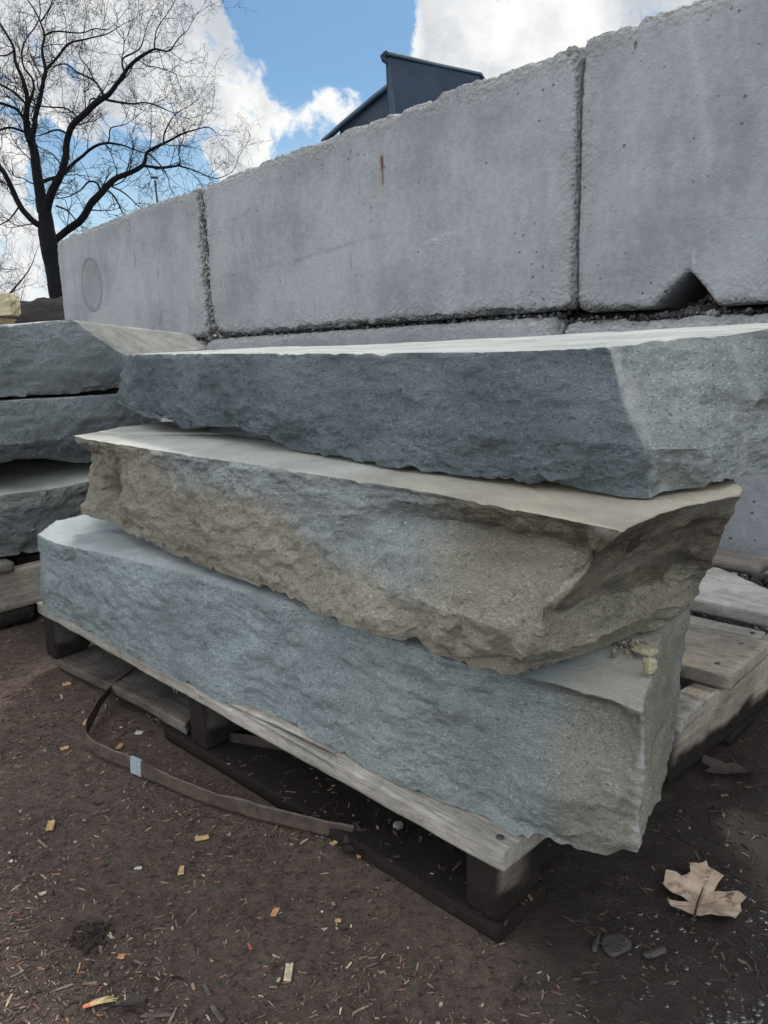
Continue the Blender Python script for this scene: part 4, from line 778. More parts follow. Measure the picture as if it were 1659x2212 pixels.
# ---------------------------------------------------------------- leaves
def poly_leaf(name, outline, z, mat_, label, stem=None, curl=.004, seed=0, cat='leaf', lift=None):
    import bmesh
    pts = np.array(outline); c = pts.mean(0); pts = pts - c
    bm = bmesh.new(); vs = [bm.verts.new((p[0], p[1], 0)) for p in pts]
    bm.faces.new(vs); bmesh.ops.triangulate(bm, faces=bm.faces[:])
    for _ in range(4): bmesh.ops.subdivide_edges(bm, edges=[e for e in bm.edges if e.calc_length() > .0022], cuts=1, use_grid_fill=True); bmesh.ops.triangulate(bm, faces=bm.faces[:])
    co = np.array([v.co[:] for v in bm.verts])
    h = fbm(np.column_stack([co[:, :2], co[:, 0] * 0]), 35, 3, .5, seed) * curl + (np.hypot(co[:, 0], co[:, 1]) / .04) ** 2 * curl * .7
    if lift is not None: h = h + lift(co)
    for v, hh in zip(bm.verts, h): v.co.z = float(hh)
    me = bpy.data.meshes.new(name); bm.to_mesh(me); bm.free()
    V = np.array([v.co[:] for v in me.vertices]); F = [list(p.vertices) for p in me.polygons]
    n = len(V); th = .0004
    V2 = np.concatenate([V, V - [0, 0, th]]); F2 = F + [[i + n for i in f[::-1]] for f in F]
    vein = np.zeros(n)
    if stem is not None:
        s = np.array(stem) - c; base = s[min(2, len(s) - 1)]; tip = s[0]
        ends = [tip + (tip - base) * .9] + [pts[k] * .85 for k in stem_targets]
        for e in ends:
            st_ = base + (tip - base) * .45 if e is not ends[0] else base
            d_ = e - st_; k = np.clip(((V[:, :2] - st_) @ d_) / (d_ @ d_), 0, 1); vein = np.maximum(vein, np.exp(-(np.linalg.norm(V[:, :2] - st_ - k[:, None] * d_, axis=1) / .0007) ** 2) * .6)
    me2 = make_mesh(name, V2, F2, mat_, {'vein': np.concatenate([vein, vein])})
    z = z + float(gheight(np.array([c[0]]), np.array([c[1]]))[0]) + (.0015 if seed != 3 else 0)
    o = obj(name, me2, None, (c[0], c[1], z), None, label, cat)
    if stem is not None:
        sp = [(p[0] - c[0], p[1] - c[1], .0065 - .0012 * k) for k, p in enumerate(stem)]
        V, F = tube(sp, [.0006, .0009, .0010, .0009], 6)
        obj('stalk', make_mesh('stalk', V, F, M['leaf_dark'], {'vein': np.zeros(len(V))}), o)
    return o
stem_targets = [12, 20, 27, 33, 38, 6]
poly_leaf('oak_leaf', [[0.2917,0.6416],[0.2949,0.6383],[0.3046,0.6395],[0.315,0.6344],[0.3252,0.6355],[0.3201,0.646],[0.3068,0.6502],[0.3078,0.6554],[0.3222,0.6548],[0.3386,0.6484],[0.3411,0.6564],[0.3503,0.6635],[0.3463,0.673],[0.3373,0.6756],[0.3238,0.678],[0.3322,0.6876],[0.3421,0.6961],[0.3381,0.7013],[0.3291,0.7004],[0.3276,0.7014],[0.3322,0.7123],[0.3319,0.7162],[0.3235,0.7143],[0.3132,0.7136],[0.3086,0.7004],[0.3064,0.6897],[0.2998,0.6768],[0.2969,0.6848],[0.2977,0.6964],[0.2946,0.7011],[0.2841,0.703],[0.2772,0.6892],[0.2748,0.6858],[0.2802,0.6759],[0.2907,0.6686],[0.2922,0.6619],[0.2809,0.6649],[0.2715,0.6653],[0.2723,0.6545],[0.2803,0.6509],[0.2869,0.6442],[0.29,0.6417]], .0055, M['leaf'], 'pale brown lobed oak leaf lying flat on the wet dirt', [[0.3118,0.6755],[0.2988,0.6567],[0.2902,0.6425],[0.2821,0.6296]], curl=.0065, seed=3)
def curled(n, cx, cy, sx, sy, rot, mat_, label, curl, seed):
    rg = random.Random(seed); out = []
    for k in range(18):
        th = k / 18 * 2 * math.pi; r = 1 + .22 * math.cos(5 * th) + rg.uniform(-.1, .1)
        x, y = math.cos(th) * sx * r, math.sin(th) * sy * r; out.append((cx + x * math.cos(rot) - y * math.sin(rot), cy + x * math.sin(rot) + y * math.cos(rot)))
    return poly_leaf(n, out, .004, mat_, label, None, curl, seed, lift=lambda co: (co[:, 1] / sy) ** 2 * sy * .55)
curled('dead_leaf', .4395, .8936, .035, .014, -.2, M['leaf_dark'], 'dark curled leaf on the wet ground right of the pallet beam', .006, 4)
curled('dead_leaf', -.046, .766, .020, .011, .5, M['leaf_dark'], 'crumpled black leaf at the right end of the rusty strap', .009, 5)
curled('dead_leaf', -.045, .752, .016, .009, -.5, M['leaf_dark'], 'small black leaf scrap just below the crumpled one', .006, 6)
curled('dead_leaf', -.236, .560, .015, .005, .35, M['leaf_dark'], 'narrow dark leaf beside the red tipped splinter at the bottom', .004, 7)

# ---------------------------------------------------------------- wood chips (each its own thing)
CH = {'tan': (.55, .36, .15), 'orange': (.55, .27, .11), 'white': (.55, .52, .44), 'pale': (.55, .47, .30), 'brown': (.20, .13, .09), 'red': (.60, .13, .08), 'pink': (.45, .25, .20), 'bark': (.085, .062, .05)}
CHIPS = [[-0.4135,0.8245,0.0183,0.0084,1.82,"tan"],[-0.2237,0.7932,0.0145,0.0072,0.241,"tan"],[-0.2337,0.7367,0.0128,0.0067,1.703,"tan"],[-0.2827,0.7427,0.0075,0.0039,0.088,"white"],[-0.1222,0.6689,0.0109,0.0063,1.286,"orange"],[-0.058,0.6552,0.006,0.005,-0.042,"tan"],[-0.0999,0.5916,0.0198,0.007,1.573,"pale"],[-0.108,0.5847,0.0047,0.0027,1.237,"pale"],[-0.038,0.7517,0.0088,0.0076,0.22,"orange"],[-0.0687,0.7744,0.0082,0.0057,0.734,"tan"],[-0.0591,0.7768,0.0097,0.0047,1.254,"pale"],[-0.3718,0.7053,0.0064,0.0045,0.546,"white"],[-0.4306,0.7592,0.0036,0.0045,0.595,"white"],[-0.2943,0.6574,0.0095,0.0028,0.21,"pale"],[-0.2805,0.6462,0.0087,0.002,2.011,"pale"],[-0.2605,0.6175,0.0066,0.0052,-0.04,"orange"],[-0.2791,0.5869,0.0122,0.0032,0.072,"brown"],[-0.1407,0.6253,0.0083,0.0028,2.109,"red"],[-0.1846,0.582,0.0077,0.0025,2.056,"pink"],[-0.2963,0.6058,0.0117,0.0016,1.739,"orange"],[-0.3774,1.0559,0.0106,0.0096,-0.063,"white"],[-0.4732,1.0154,0.0109,0.0071,0.527,"tan"],[-0.3937,1.0165,0.0131,0.0087,1.469,"orange"],[-0.5572,1.2358,0.0132,0.01,0.381,"tan"],[-0.5486,1.1908,0.0176,0.0028,2.018,"white"],[-0.4704,1.0948,0.0157,0.0098,1.666,"tan"],[-0.171,0.5765,0.014,0.0037,2.169,"bark"],[-0.1565,0.5508,0.022,0.0042,2.237,"bark"],[-0.2093,0.5527,0.0237,0.0048,0.026,"bark"],[-0.36,0.8495,0.0199,0.0051,0.439,"bark"],[-0.4083,0.7896,0.0209,0.0031,2.424,"brown"],[-0.0451,0.5981,0.0076,0.002,0.998,"pale"],[-0.071,0.6457,0.0063,0.0015,0.196,"white"]]
CL = ['tan wood chip lying on open dirt at the far left, below the strap', 'oblong tan wood chip below the middle of the strap', 'square tan wood chip with dark spots, below the oblong one', 'small white flake to the left of the square spotted chip',
 'bent orange wood chip in the lower middle ground', 'round tan chip right of the bent orange chip', 'large pale yellow wood chip with ribbed grain at the bottom centre', 'tiny pale chip touching the large ribbed chip', 'orange chip lying beside the black leaf at the board',
 'tan chip just left of the strap end', 'pale chip standing against the strap end', 'small white torn flake at the left of the ground', 'tiny white flake at the left edge of the picture', 'long pale splinter above the dark clump', 'thin pale splinter right of the dark clump',
 'orange brown nugget below and right of the dark clump', 'brown wood sliver below the dark clump', 'small red chip near the bent orange chip', 'small pinkish chip near the bottom, above the bark pieces', 'thin orange needle of wood below the dark clump',
 'white square flake inside the strap loop', 'tan flat chip outside the loop of the strap, by its bend', 'orange chip inside the strap loop near the bend', 'tan chip at the foot of the pallet left of the loop', 'thin white chip outside the strap near the pallet', 'tan chip left of the twisted strap end',
 'short dark bark strip at the bottom, right of the long one', 'long dark bark strip at the bottom edge', 'flat bark strip lying crosswise at the bottom edge', 'thin bark strip above the tan chip at left', 'brown twig piece at the left below the tan chip', 'pale sliver at the bottom centre right', 'thin white needle of wood in front of the pallet corner']
def chip(x, y, L, Wd, rot, kind, label, seed):
    th = min(.003, Wd * .35); V, F = rbox((L, Wd, th), (L / 14, Wd / 8, th / 3), th * .25, seed)
    V -= np.array([L / 2, Wd / 2, 0])
    k = fbm(V * np.array([.25, 1, 1]) + seed, 500, 3, .6, seed)
    V[:, 0] += fbm(np.column_stack([V[:, 1] * 900, V[:, 0] * 30, V[:, 2] * 0 + seed]), 1, 2, .5, seed) * L * .10 * np.sign(V[:, 0])
    V[:, 2] += k * .0004 + (V[:, 0] / L) ** 2 * th * .9; V[:, 1] *= 1 - .3 * (V[:, 0] / L + .5) * (seed % 3) / 2
    c = np.array(CH[kind]) * .62 + .03; g = (1 + .28 * fbm(np.column_stack([V[:, 0] * 40, V[:, 1] * 900, V[:, 2] * 200]), 1, 3, .6, seed))[:, None]
    return obj('wood_chip', make_mesh('wood_chip', V, F, M['litter'], cols=np.clip(c * g, 0, 1)), None, (x, y, float(gheight(np.array([x]), np.array([y]))[0]) + .0008), rot, label, 'wood chip', 'loose wood chips on the dirt')
for i, (x, y, L, Wd, rot, kind) in enumerate(CHIPS): chip(x, y, L, Wd, rot, kind, CL[i], i + 3)
# fan of splinters with a red painted tip
fan = []
rg = random.Random(3)
cols = []
for k in range(9):
    a = .42 + rg.uniform(-.2, .2); L = rg.uniform(.016, .028)
    v, f = tube([(0, 0, .002), (math.cos(a) * L * .5, math.sin(a) * L * .5, .003), (math.cos(a) * L, math.sin(a) * L, .002)], [.0014, .0011, .0003], 5); fan.append((v, f))
    fr = np.linalg.norm(v[:, :2], axis=1) / .03; cols.append(np.where((fr < .14)[:, None], np.array([.62, .13, .07]), np.array([.52, .42, .22]) * rg.uniform(.7, 1.15)))
V, F = join(fan); obj('wood_splinter', make_mesh('wood_splinter', V, F, M['litter'], cols=np.concatenate(cols)), None, (-.275, .560, 0), None, 'frayed fan shaped splinter with a red tip at the bottom left', 'splinter')

# clump of dark soil and flat wet scraps
def clump(cx, cy, r, n, seed):
    rg = np.random.RandomState(seed); parts = []
    for _ in range(n):
        P, F = boxgrid(3, 3, 3); P = P * 2 - 1; P /= np.linalg.norm(P, axis=1, keepdims=True) ** .6
        s = rg.uniform(.05, .24) * r; q = rg.normal(size=2) * r * .55
        P = P * s * rg.uniform(.6, 1.3, 3) * (1 + .3 * rg.normal(size=(len(P), 1)) * .4); P[:, 2] += max(0, (1 - np.hypot(*q) / r)) * r * .7 * rg.rand()
        P[:, :2] += q; parts.append((P, F))
    return join(parts)
V, F = clump(-.3001, .6433, .0135, 190, 4)
obj('soil_clump', make_mesh('soil_clump', V, F, simple('clod', (.032, .024, .020), .95, bump=(300, .004), vs=200), smooth=False), None, (-.3001, .6433, 0), None, 'dark crumbly clump of soil on the dirt at the lower left', 'soil clump')
M['pebble'] = simple('pebble', (.16, .17, .17), .7, bump=(300, .001), vs=90)
M['wet_bark'] = simple('wet_bark', (.032, .027, .024), .35, spec=.5, bump=(160, .004), vs=90)
rock('pebble', (.0047, .7792, .012), (.012, .010, .012), M['pebble'], 21, 'pale round pebble on the bottom board under the pallet', 'pebble', res=10, cubic=.2)
rock('pebble', (.1284, .6595, -.001), (.008, .006, .006), M['pebble'], 22, 'tiny pale pebble just right of the pallet corner', 'pebble', res=8, cubic=.2)
rock('bark_piece', (.206, .6135, -.003), (.034, .030, .007), M['wet_bark'], 23, 'squarish wet bark piece lying left below the oak leaf', 'bark', rz=.3, res=12)
rock('bark_piece', (.188, .618, -.002), (.030, .006, .005), M['wet_bark'], 24, 'narrow wet bark stick left of the squarish bark piece', 'bark', rz=1.1, res=12)
rock('bark_piece', (.238, .603, -.002), (.028, .009, .005), M['wet_bark'], 25, 'oval wet bark scrap right of the squarish bark piece', 'bark', rz=.35, res=12)
rock('stone_chunk', W(.02 - .215 + .3, .80, .0), (.09, .05, .03), simple('pale_stone', (.26, .27, .27), .8, bump=(80, .006), vs=30), 26, 'pale broken stone lying between the deck boards at the right', 'stone', rz=.2)
# twig under the pallet
V, F = tube([(0, 0, .012), (.02, .006, .016), (.045, .004, .014), (.07, .012, .017)], [.0016, .0014, .0012, .0006], 6)
V2, F2 = tube([(.02, .006, .016), (.028, .018, .019)], [.0009, .0004], 5); V, F = join([(V, F), (V2, F2)])
obj('twig', make_mesh('twig', V, F, M['bark']), None, (-.062, .80, 0), -.5, 'dark forked twig in the shade under the pallet', 'twig')

# ---------------------------------------------------------------- loose litter (uncountable)
def scatter_slivers(n, seed, region, lrange, wrange, palette, name, zoff=.0006):
    rg = np.random.RandomState(seed)
    xs, ys = region(rg, n); n = len(xs)
    L = rg.uniform(*lrange, n) * rg.choice([.5, 1, 1, 1.7], n); Wd = rg.uniform(*wrange, n); a = rg.uniform(0, 2 * math.pi, n); tilt = rg.normal(0, .10, n)
    T = rg.uniform(.25, .5, n) * Wd; bend = rg.normal(0, .12, n)
    base = np.array([(-.5, -.5, 0), (-.1, -.6, .0), (.5, -.3, 0), (.5, .3, 0), (.1, .6, 0), (-.5, .4, 0)])
    V = np.zeros((n, 12, 3)); 
    for k in range(6):
        bx, by, _ = base[k]; by_ = by * Wd + bend * L * (bx ** 2)
        for h in (0, 1):
            V[:, k + 6 * h, 0] = bx * L * (1 - .06 * h); V[:, k + 6 * h, 1] = by_; V[:, k + 6 * h, 2] = h * T + bx * L * tilt
    ca, sa = np.cos(a)[:, None], np.sin(a)[:, None]; x = V[..., 0] * ca - V[..., 1] * sa; y = V[..., 0] * sa + V[..., 1] * ca
    V[..., 0] = x + xs[:, None]; V[..., 1] = y + ys[:, None]; V[..., 2] += (gheight(xs, ys) + zoff)[:, None]
    f = [(0, 1, 4, 5), (1, 2, 3, 4)]; f = [tuple(i + 6 for i in q) for q in f] + [(k, (k + 1) % 6, (k + 1) % 6 + 6, k + 6) for k in range(6)]
    F = (np.arange(n)[:, None, None] * 12 + np.array(f)[None]).reshape(-1, 4)
    pal = np.array([p[:3] for p in palette]); pw = np.array([p[3] for p in palette]); ci = rg.choice(len(pal), n, p=pw / pw.sum())
    c = pal[ci] * rg.uniform(.7, 1.25, (n, 1)); C = np.repeat(c, 12, 0)
    return obj(name, make_mesh(name, V.reshape(-1, 3), F, M['litter'], smooth=False, cols=np.clip(C, 0, 1)), kind='stuff')
def regL(rg, n):
    x = rg.uniform(-1.15, .25, n * 2); y = .42 + rg.rand(n * 2) ** 1.5 * 1.6
    b = (np.column_stack([x, y]) - O[:2]) @ E2[:2]; a = (np.column_stack([x, y]) - O[:2]) @ E1[:2]
    keep = (b < .0) | (a > 1.04) & (b < .3); keep &= (a < 1.27) | (b < -.5)
    keep &= rg.rand(n * 2) > wet_shade(x, y) * .75
    keep &= fbm(np.column_stack([x, y, x * 0]), 7, 3, .5, 9) + .75 > rg.rand(n * 2)
    return x[keep][:n], y[keep][:n]
PAL = [(.05, .038, .033, 6), (.10, .075, .06, 6), (.16, .12, .092, 3.2), (.26, .205, .15, .9), (.42, .36, .28, .22), (.24, .12, .075, .6), (.03, .025, .024, 2)]
scatter_slivers(32000, 1, regL, (.0018, .0065), (.0006, .0016), PAL, 'wood_litter')
scatter_slivers(1500, 2, regL, (.005, .014), (.0007, .0024), PAL[:4] + [(.02, .017, .017, 1)], 'coarse_wood_litter')
def regR(rg, n):
    x = rg.uniform(.05, 1.0, n * 3); y = .42 + rg.rand(n * 3) * 1.1
    b = (np.column_stack([x, y]) - O[:2]) @ E2[:2]; a = (np.column_stack([x, y]) - O[:2]) @ E1[:2]
    keep = (a < -.03) & (b < 1.1); return x[keep][:n], y[keep][:n]
scatter_slivers(2600, 3, regR, (.003, .010), (.0008, .0028), [(.035, .028, .025, 5), (.06, .048, .04, 3), (.13, .11, .09, .5)], 'wet_wood_litter')
def regU(rg, n):
    a = rg.uniform(0, 1.0, n); b = rg.uniform(.0, .5, n); p = O[:2] + a[:, None] * E1[:2] + b[:, None] * E2[:2]; return p[:, 0], p[:, 1]
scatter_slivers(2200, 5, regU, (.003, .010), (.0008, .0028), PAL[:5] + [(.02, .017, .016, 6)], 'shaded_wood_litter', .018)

def scatter_stones(n, seed, posfn, srange, palette, name, sub=2, matn='gravel', flat=.8):
    rg = np.random.RandomState(seed); P, F = boxgrid(sub, sub, sub); P = P * 2 - 1; P = P / np.linalg.norm(P, axis=1, keepdims=True) ** .75
    pos = posfn(rg, n); n = len(pos); m = len(P)
    s = (srange[0] + (srange[1] - srange[0]) * rg.rand(n) ** 2.2)[:, None, None] * rg.uniform(.6, 1.2, (n, 1, 3)) * np.array([1, 1, flat]) / 2
    Q, _ = np.linalg.qr(rg.normal(size=(n, 3, 3)))
    if flat < .6: Q = np.repeat(np.eye(3)[None], n, 0); th = rg.rand(n) * 6.28; Q[:, 0, 0] = np.cos(th); Q[:, 0, 1] = -np.sin(th); Q[:, 1, 0] = np.sin(th); Q[:, 1, 1] = np.cos(th)
    V = P[None] * (1 + .18 * rg.normal(size=(n, m, 1)) * (1 if matn == 'gravel' else .12)) * s
    V = np.einsum('nij,nmj->nmi', Q, V) + pos[:, None, :]
    FF = (np.arange(n)[:, None, None] * m + F[None]).reshape(-1, 4)
    c = None
    if matn == 'gravel':
        pal = np.array([p[:3] for p in palette]); pw = np.array([p[3] for p in palette]); ci = rg.choice(len(pal), n, p=pw / pw.sum()); c = np.repeat(pal[ci] * rg.uniform(.7, 1.25, (n, 1)), m, 0)
    return obj(name, make_mesh(name, V.reshape(-1, 3), FF, M[matn], smooth=(matn != 'gravel'), cols=c), kind='stuff')
def gz(x, y): return gheight(np.atleast_1d(x), np.atleast_1d(y))
def posL(rg, n):
    x, y = regL(rg, n); return np.column_stack([x, y, gz(x, y) + .0005])
scatter_stones(2200, 7, posL, (.0012, .005), [(.10, .08, .07, 4), (.22, .19, .16, 1), (.40, .38, .34, .3)], 'grit')
def drops(rg, n):
    x = rg.uniform(.02, .75, n * 8); y = rg.uniform(.44, .80, n * 8)
    w_ = wet_shade(x, y) * (1 - sstep(y - (.60 + (x - .2) * .35), .0, .12)) * sstep(x, .03, .22) * (.10 + .9 * sstep(x * .6 - y, -.50, -.24)) * np.clip(.5 + 1.6 * fbm(np.column_stack([x, y, x * 0]), 22, 3, .6, 31), .05, 1)
    k = rg.rand(n * 8) < w_ * .9 + .012 * (x > .2)
    b = (np.column_stack([x, y]) - O[:2]) @ E2[:2]; a = (np.column_stack([x, y]) - O[:2]) @ E1[:2]; k &= (a < -.06) & (b < .24)
    x, y = x[k][:n], y[k][:n]; return np.column_stack([x, y, gz(x, y)])
scatter_stones(4200, 8, drops, (.0009, .0068), None, 'water_droplets', 4, 'water', .35)
GP = [(.10, .10, .105, 3), (.17, .165, .165, 3), (.26, .25, .245, 1.6), (.055, .05, .05, 2), (.36, .34, .32, .5)]
GD = [(.035, .034, .036, 4), (.07, .07, .07, 3), (.13, .13, .13, 1), (.24, .23, .22, .3)]
def posW(rg, n):                                           # rubble along the foot of the wall
    t = rg.uniform(-1.3, .9, n); u = rg.rand(n); d = -.34 * u ** 1.3
    p = WA + t[:, None] * WD + d[:, None] * WN; p[:, 2] = gz(p[:, 0], p[:, 1]) + .030 * (1 - u) ** 2 * rg.rand(n); return p
scatter_stones(5200, 9, posW, (.004, .024), GD, 'rubble_at_wall_foot')
scatter_slivers(1500, 15, lambda rg, n: (lambda p: (p[:, 0], p[:, 1]))((WA + rg.uniform(-1.2, .6, n)[:, None] * WD - rg.uniform(.0, .42, n)[:, None] * WN)[:, :2]), (.004, .014), (.001, .004), PAL, 'litter_behind_pallet', .004)
def posJ(rg, n):                                           # grit filling the bed joint between the two rows
    t = rg.uniform(-1.0, 3.2, n); d = rg.uniform(.016, .10, n); z = np.where(t < .03, .588, .604 - t * .011) + rg.rand(n) * .012
    return WA + t[:, None] * WD + d[:, None] * WN + z[:, None] * np.array([0, 0, 1])
scatter_stones(4500, 10, posJ, (.004, .015), GD, 'grit_in_bed_joint')
def posN(rg, n):                                           # gravel heaped inside the notch
    t = rg.uniform(-.36, -.21, n); d = rg.uniform(.02, .25, n); hgt = np.clip(1 - np.abs(t + .305) / .085, 0, 1) * .05
    z = .594 + rg.rand(n) * hgt * sstep(d, .0, .10)
    return WA + t[:, None] * WD + d[:, None] * WN + z[:, None] * np.array([0, 0, 1])
scatter_stones(1500, 11, posN, (.004, .018), GD, 'gravel_in_notch')
def posK(rg, n):                                           # crumbling aggregate in the left joint
    t = 1.781 + rg.normal(0, .007, n); z = .60 + rg.rand(n) * .56; foot = rg.rand(n) < .25; z = np.where(foot, .59 + rg.rand(n) * .05, z); t = np.where(foot, 1.79 + rg.normal(0, .05, n), t)
    d = rg.uniform(.012, .05, n); return WA + t[:, None] * WD + d[:, None] * WN + z[:, None] * np.array([0, 0, 1])
scatter_stones(1500, 12, posK, (.006, .024), GP, 'aggregate_in_left_joint')
scatter_stones(130, 13, lambda rg, n: (lambda a, b: np.column_stack([(O[:2] + a[:, None] * E1[:2] + b[:, None] * E2[:2]), np.full(n, .281)]))(-.045 + rg.uniform(-.03, .03, n), .115 + rg.normal(0, .014, n)), (.0015, .006), [(.30, .27, .19, 2), (.16, .15, .12, 2)], 'crumbs_on_slab')

# ---------------------------------------------------------------- things beyond: loader bucket, pole, boulders, dirt heap
def bucket():
    root = obj('loader_bucket', None, None, (.35, 4.4, 0), None, 'dark blue steel loader bucket sticking up behind the concrete wall', 'loader bucket')
    rl = Vector((.35, 4.4, 0))
    def prism(name, pts, th, mat_, r=0):
        p = np.array(pts) ; c1 = p[1] - p[0]; c2 = p[-1] - p[0]; n = np.cross(c1, c2); n /= np.linalg.norm(n)
        if n[1] > 0: n = -n
        V = np.concatenate([p, p - n * th]); k = len(p)
        F = [list(range(k)), list(range(2 * k - 1, k - 1, -1))] + [[i, (i + 1) % k, (i + 1) % k + k, i + k][::-1] for i in range(k)]
        return obj(name, make_mesh(name, V - np.array(rl), F, mat_, smooth=False), root)
    prism('side_plate', [(.083, 4.0, 1.868), (.587, 4.6, 1.957), (.96, 5.05, 1.62), (.95, 5.05, 0.9), (.12, 4.02, .9), (.088, 4.0, 1.50)], .012, M['steel_blue'])
    prism('wear_strip', [(.086, 3.995, 1.86), (.098, 4.006, 1.80), (.150, 4.06, 1.30), (.118, 4.012, 1.30), (.090, 3.996, 1.5)], .006, M['steel_grey'])
    V, F = tube([(.075, 3.985, 1.872), (.33, 4.30, 1.915), (.60, 4.615, 1.962), (.97, 5.06, 1.62)], [.012, .011, .011, .011], 10)
    obj('top_rim', make_mesh('top_rim', V - np.array(rl), F, M['steel_teal']), root)
    V, F = tube([(.086, 3.99, 1.866), (.070, 3.99, 1.872), (.060, 3.99, 1.862), (.066, 3.99, 1.845), (.084, 3.99, 1.83)], [.010, .012, .013, .012, .008], 10)
    obj('rolled_lip', make_mesh('rolled_lip', V - np.array(rl), F, M['steel_blue']), root)
    V, F = tube([(-.30, 5.02, 1.74), (-.225, 4.95, 1.775), (-.19, 4.9, 1.79), (.02, 4.82, 1.92), (.15, 4.75, 1.99), (.5, 4.7, 1.9)], [.017] * 6, 10)
    obj('rear_rim', make_mesh('rear_rim', V - np.array(rl), F, M['steel_teal']), root)
    prism('back_plate', [(-.19, 4.93, 1.785), (.15, 4.78, 1.985), (.9, 5.1, 1.6), (.9, 5.2, .9), (-.25, 5.0, .9)], .012, M['steel_grey'])
    # a rear wall down to the ground so that it is a real container
    prism('rear_plate', [(.13, 4.03, .9), (.95, 5.04, .9), (.9, 5.1, .02), (-.2, 5.0, .02), (.1, 4.1, .02)], .02, M['steel_blue'])
    V, F = rbox((.12, .06, .085), .012, .012, 3)
    o = obj('marker_lamp', make_mesh('marker_lamp', V, F, M['orange']), root); o.location = Vector((-.095, 5.05, 1.83)) - rl
bucket()
rp = obj('lamp_post', None, None, (-6.4, 24., 0), None, 'thin dark post with a small head, far behind the wall by the tree', 'post')
V, F = tube([(.10, 0, 0), (.09, 0, 2.5), (.03, 0, 5.3)], [.05, .035, .03], 8); obj('pole', make_mesh('pole', V, F, M['pole']), rp)
V, F = rbox((.2, .1, .06), .03, .015, 2); o = obj('head', make_mesh('head', V - np.array([.14, .05, .03]), F, M['pole']), rp); o.location = (.05, 0, 5.38)

BD = [((-1.60, 3.55, 0), (.42, .40, .40), 41, 'wide yellow boulder at the foot of the boulder pile', 0), ((-1.70, 3.6, .385), (.40, .36, .30), 42, 'yellow boulder in the middle of the boulder pile at the left edge', .5),
      ((-1.745, 3.6, .66), (.21, .2, .065), 43, 'small flat yellow stone between the boulders at the left edge', 1.), ((-1.735, 3.6, .712), (.25, .24, .125), 44, 'yellow sandstone boulder at the very left edge, on top of its pile', .2)]
for p, s, sd_, lb, rz in BD: rock('boulder', p, s, M['rock_yellow'], sd_, lb, 'boulder', rz=rz, res=22, group='yellow boulders', cubic=.75, rough=.12)
# heap of dark bark mulch
gr = np.linspace(-1, 1, 70); X, Y = np.meshgrid(gr, gr, indexing='ij'); X = X.ravel() * 1.5; Y = Y.ravel() * 1.0
r = np.hypot(X / 1.3, Y / .9); hgt = .935 * np.clip(1 - r ** 2.4, 0, 1) ** .6; P = np.column_stack([X, Y, X * 0])
Z = hgt + (fbm(P, 7, 4, .55, 6) * .05 + .0) * (hgt > .05) - .02
I = np.arange(4900).reshape(70, 70); F = np.stack([I[:-1, :-1], I[1:, :-1], I[1:, 1:], I[:-1, 1:]], -1).reshape(-1, 4)
obj('mulch_heap', make_mesh('mulch_heap', np.column_stack([X, Y, Z]), F, M['soil']), None, (-2.30, 5.9, 0), .3, kind='structure')

# ---------------------------------------------------------------- trees
def twigs(limbs, seed, dens=1.0, maxlev=3, lscale=1.0, zmin=.5):
    rg = np.random.RandomState(seed); parts3 = []
    def grow(p, d, L, r, lev):
        n = 5 if lev < 2 else 4
        pts = [p]; dd = d.copy(); seg = L / n
        for k in range(n):
            dd = dd + rg.normal(0, .22 + .05 * lev, 3) + np.array([0, 0, .10 if lev < 2 else .03]); dd /= np.linalg.norm(dd); pts.append(pts[-1] + dd * seg)
        pts = np.array(pts); rad = np.linspace(r, r * .42, n + 1); parts3.append(tube(pts, rad, 4 if lev == 0 else 3))
        if lev < maxlev:
            m = {0: 6, 1: 4, 2: 3}.get(lev, 3)
            for k in range(m):
                f = rg.uniform(.2, 1.0) if k else 1.0; i = min(int(f * n), n - 1); q = pts[i] + (pts[i + 1] - pts[i]) * (f * n - i)
                t = pts[i + 1] - pts[i]; t /= np.linalg.norm(t); o = rg.normal(size=3); o -= o @ t * t; o /= np.linalg.norm(o); an = rg.uniform(.4, 1.15) if k else .3
                grow(q, t * math.cos(an) + o * math.sin(an), L * rg.uniform(.42, .68), max(r * (.55 if lev < 1 else .6), .003), lev + 1)
    for L in limbs:
        P = np.array([q[:3] for q in L]); Rr = np.array([q[3] for q in L])
        d = np.linalg.norm(np.diff(P, axis=0), axis=1); cum = np.concatenate([[0], np.cumsum(d)])
        s = rg.uniform(.1, .4)
        while s < cum[-1]:
            i = np.searchsorted(cum, s) - 1; f = (s - cum[i]) / d[i]; q = P[i] + (P[i + 1] - P[i]) * f; r = Rr[i] + (Rr[i + 1] - Rr[i]) * f
            if r < .13 and q[2] > zmin:
                t = (P[i + 1] - P[i]) / d[i]; o = rg.normal(size=3); o[1] *= .7; o -= o @ t * t; o /= np.linalg.norm(o); an = rg.uniform(.5, 1.3)
                grow(q + o * r * .6, t * math.cos(an) + o * math.sin(an), rg.uniform(.5, 1.15) * lscale * (1 if r < .05 else .75), np.clip(r * .36, .007, .018), 0)
            s += rg.uniform(.14, .36) / dens
        t = P[-1] - P[-2]; t /= np.linalg.norm(t)
        if Rr[-1] < .03: grow(P[-1], t, .9 * lscale, max(Rr[-1], .007), 0)
    return join_mixed(parts3)
def join_mixed(parts):
    V = np.concatenate([p[0] for p in parts]); n = 0; F = []
    for v, f in parts: F.append(f + n); n += len(v)
    return V, np.concatenate(F)
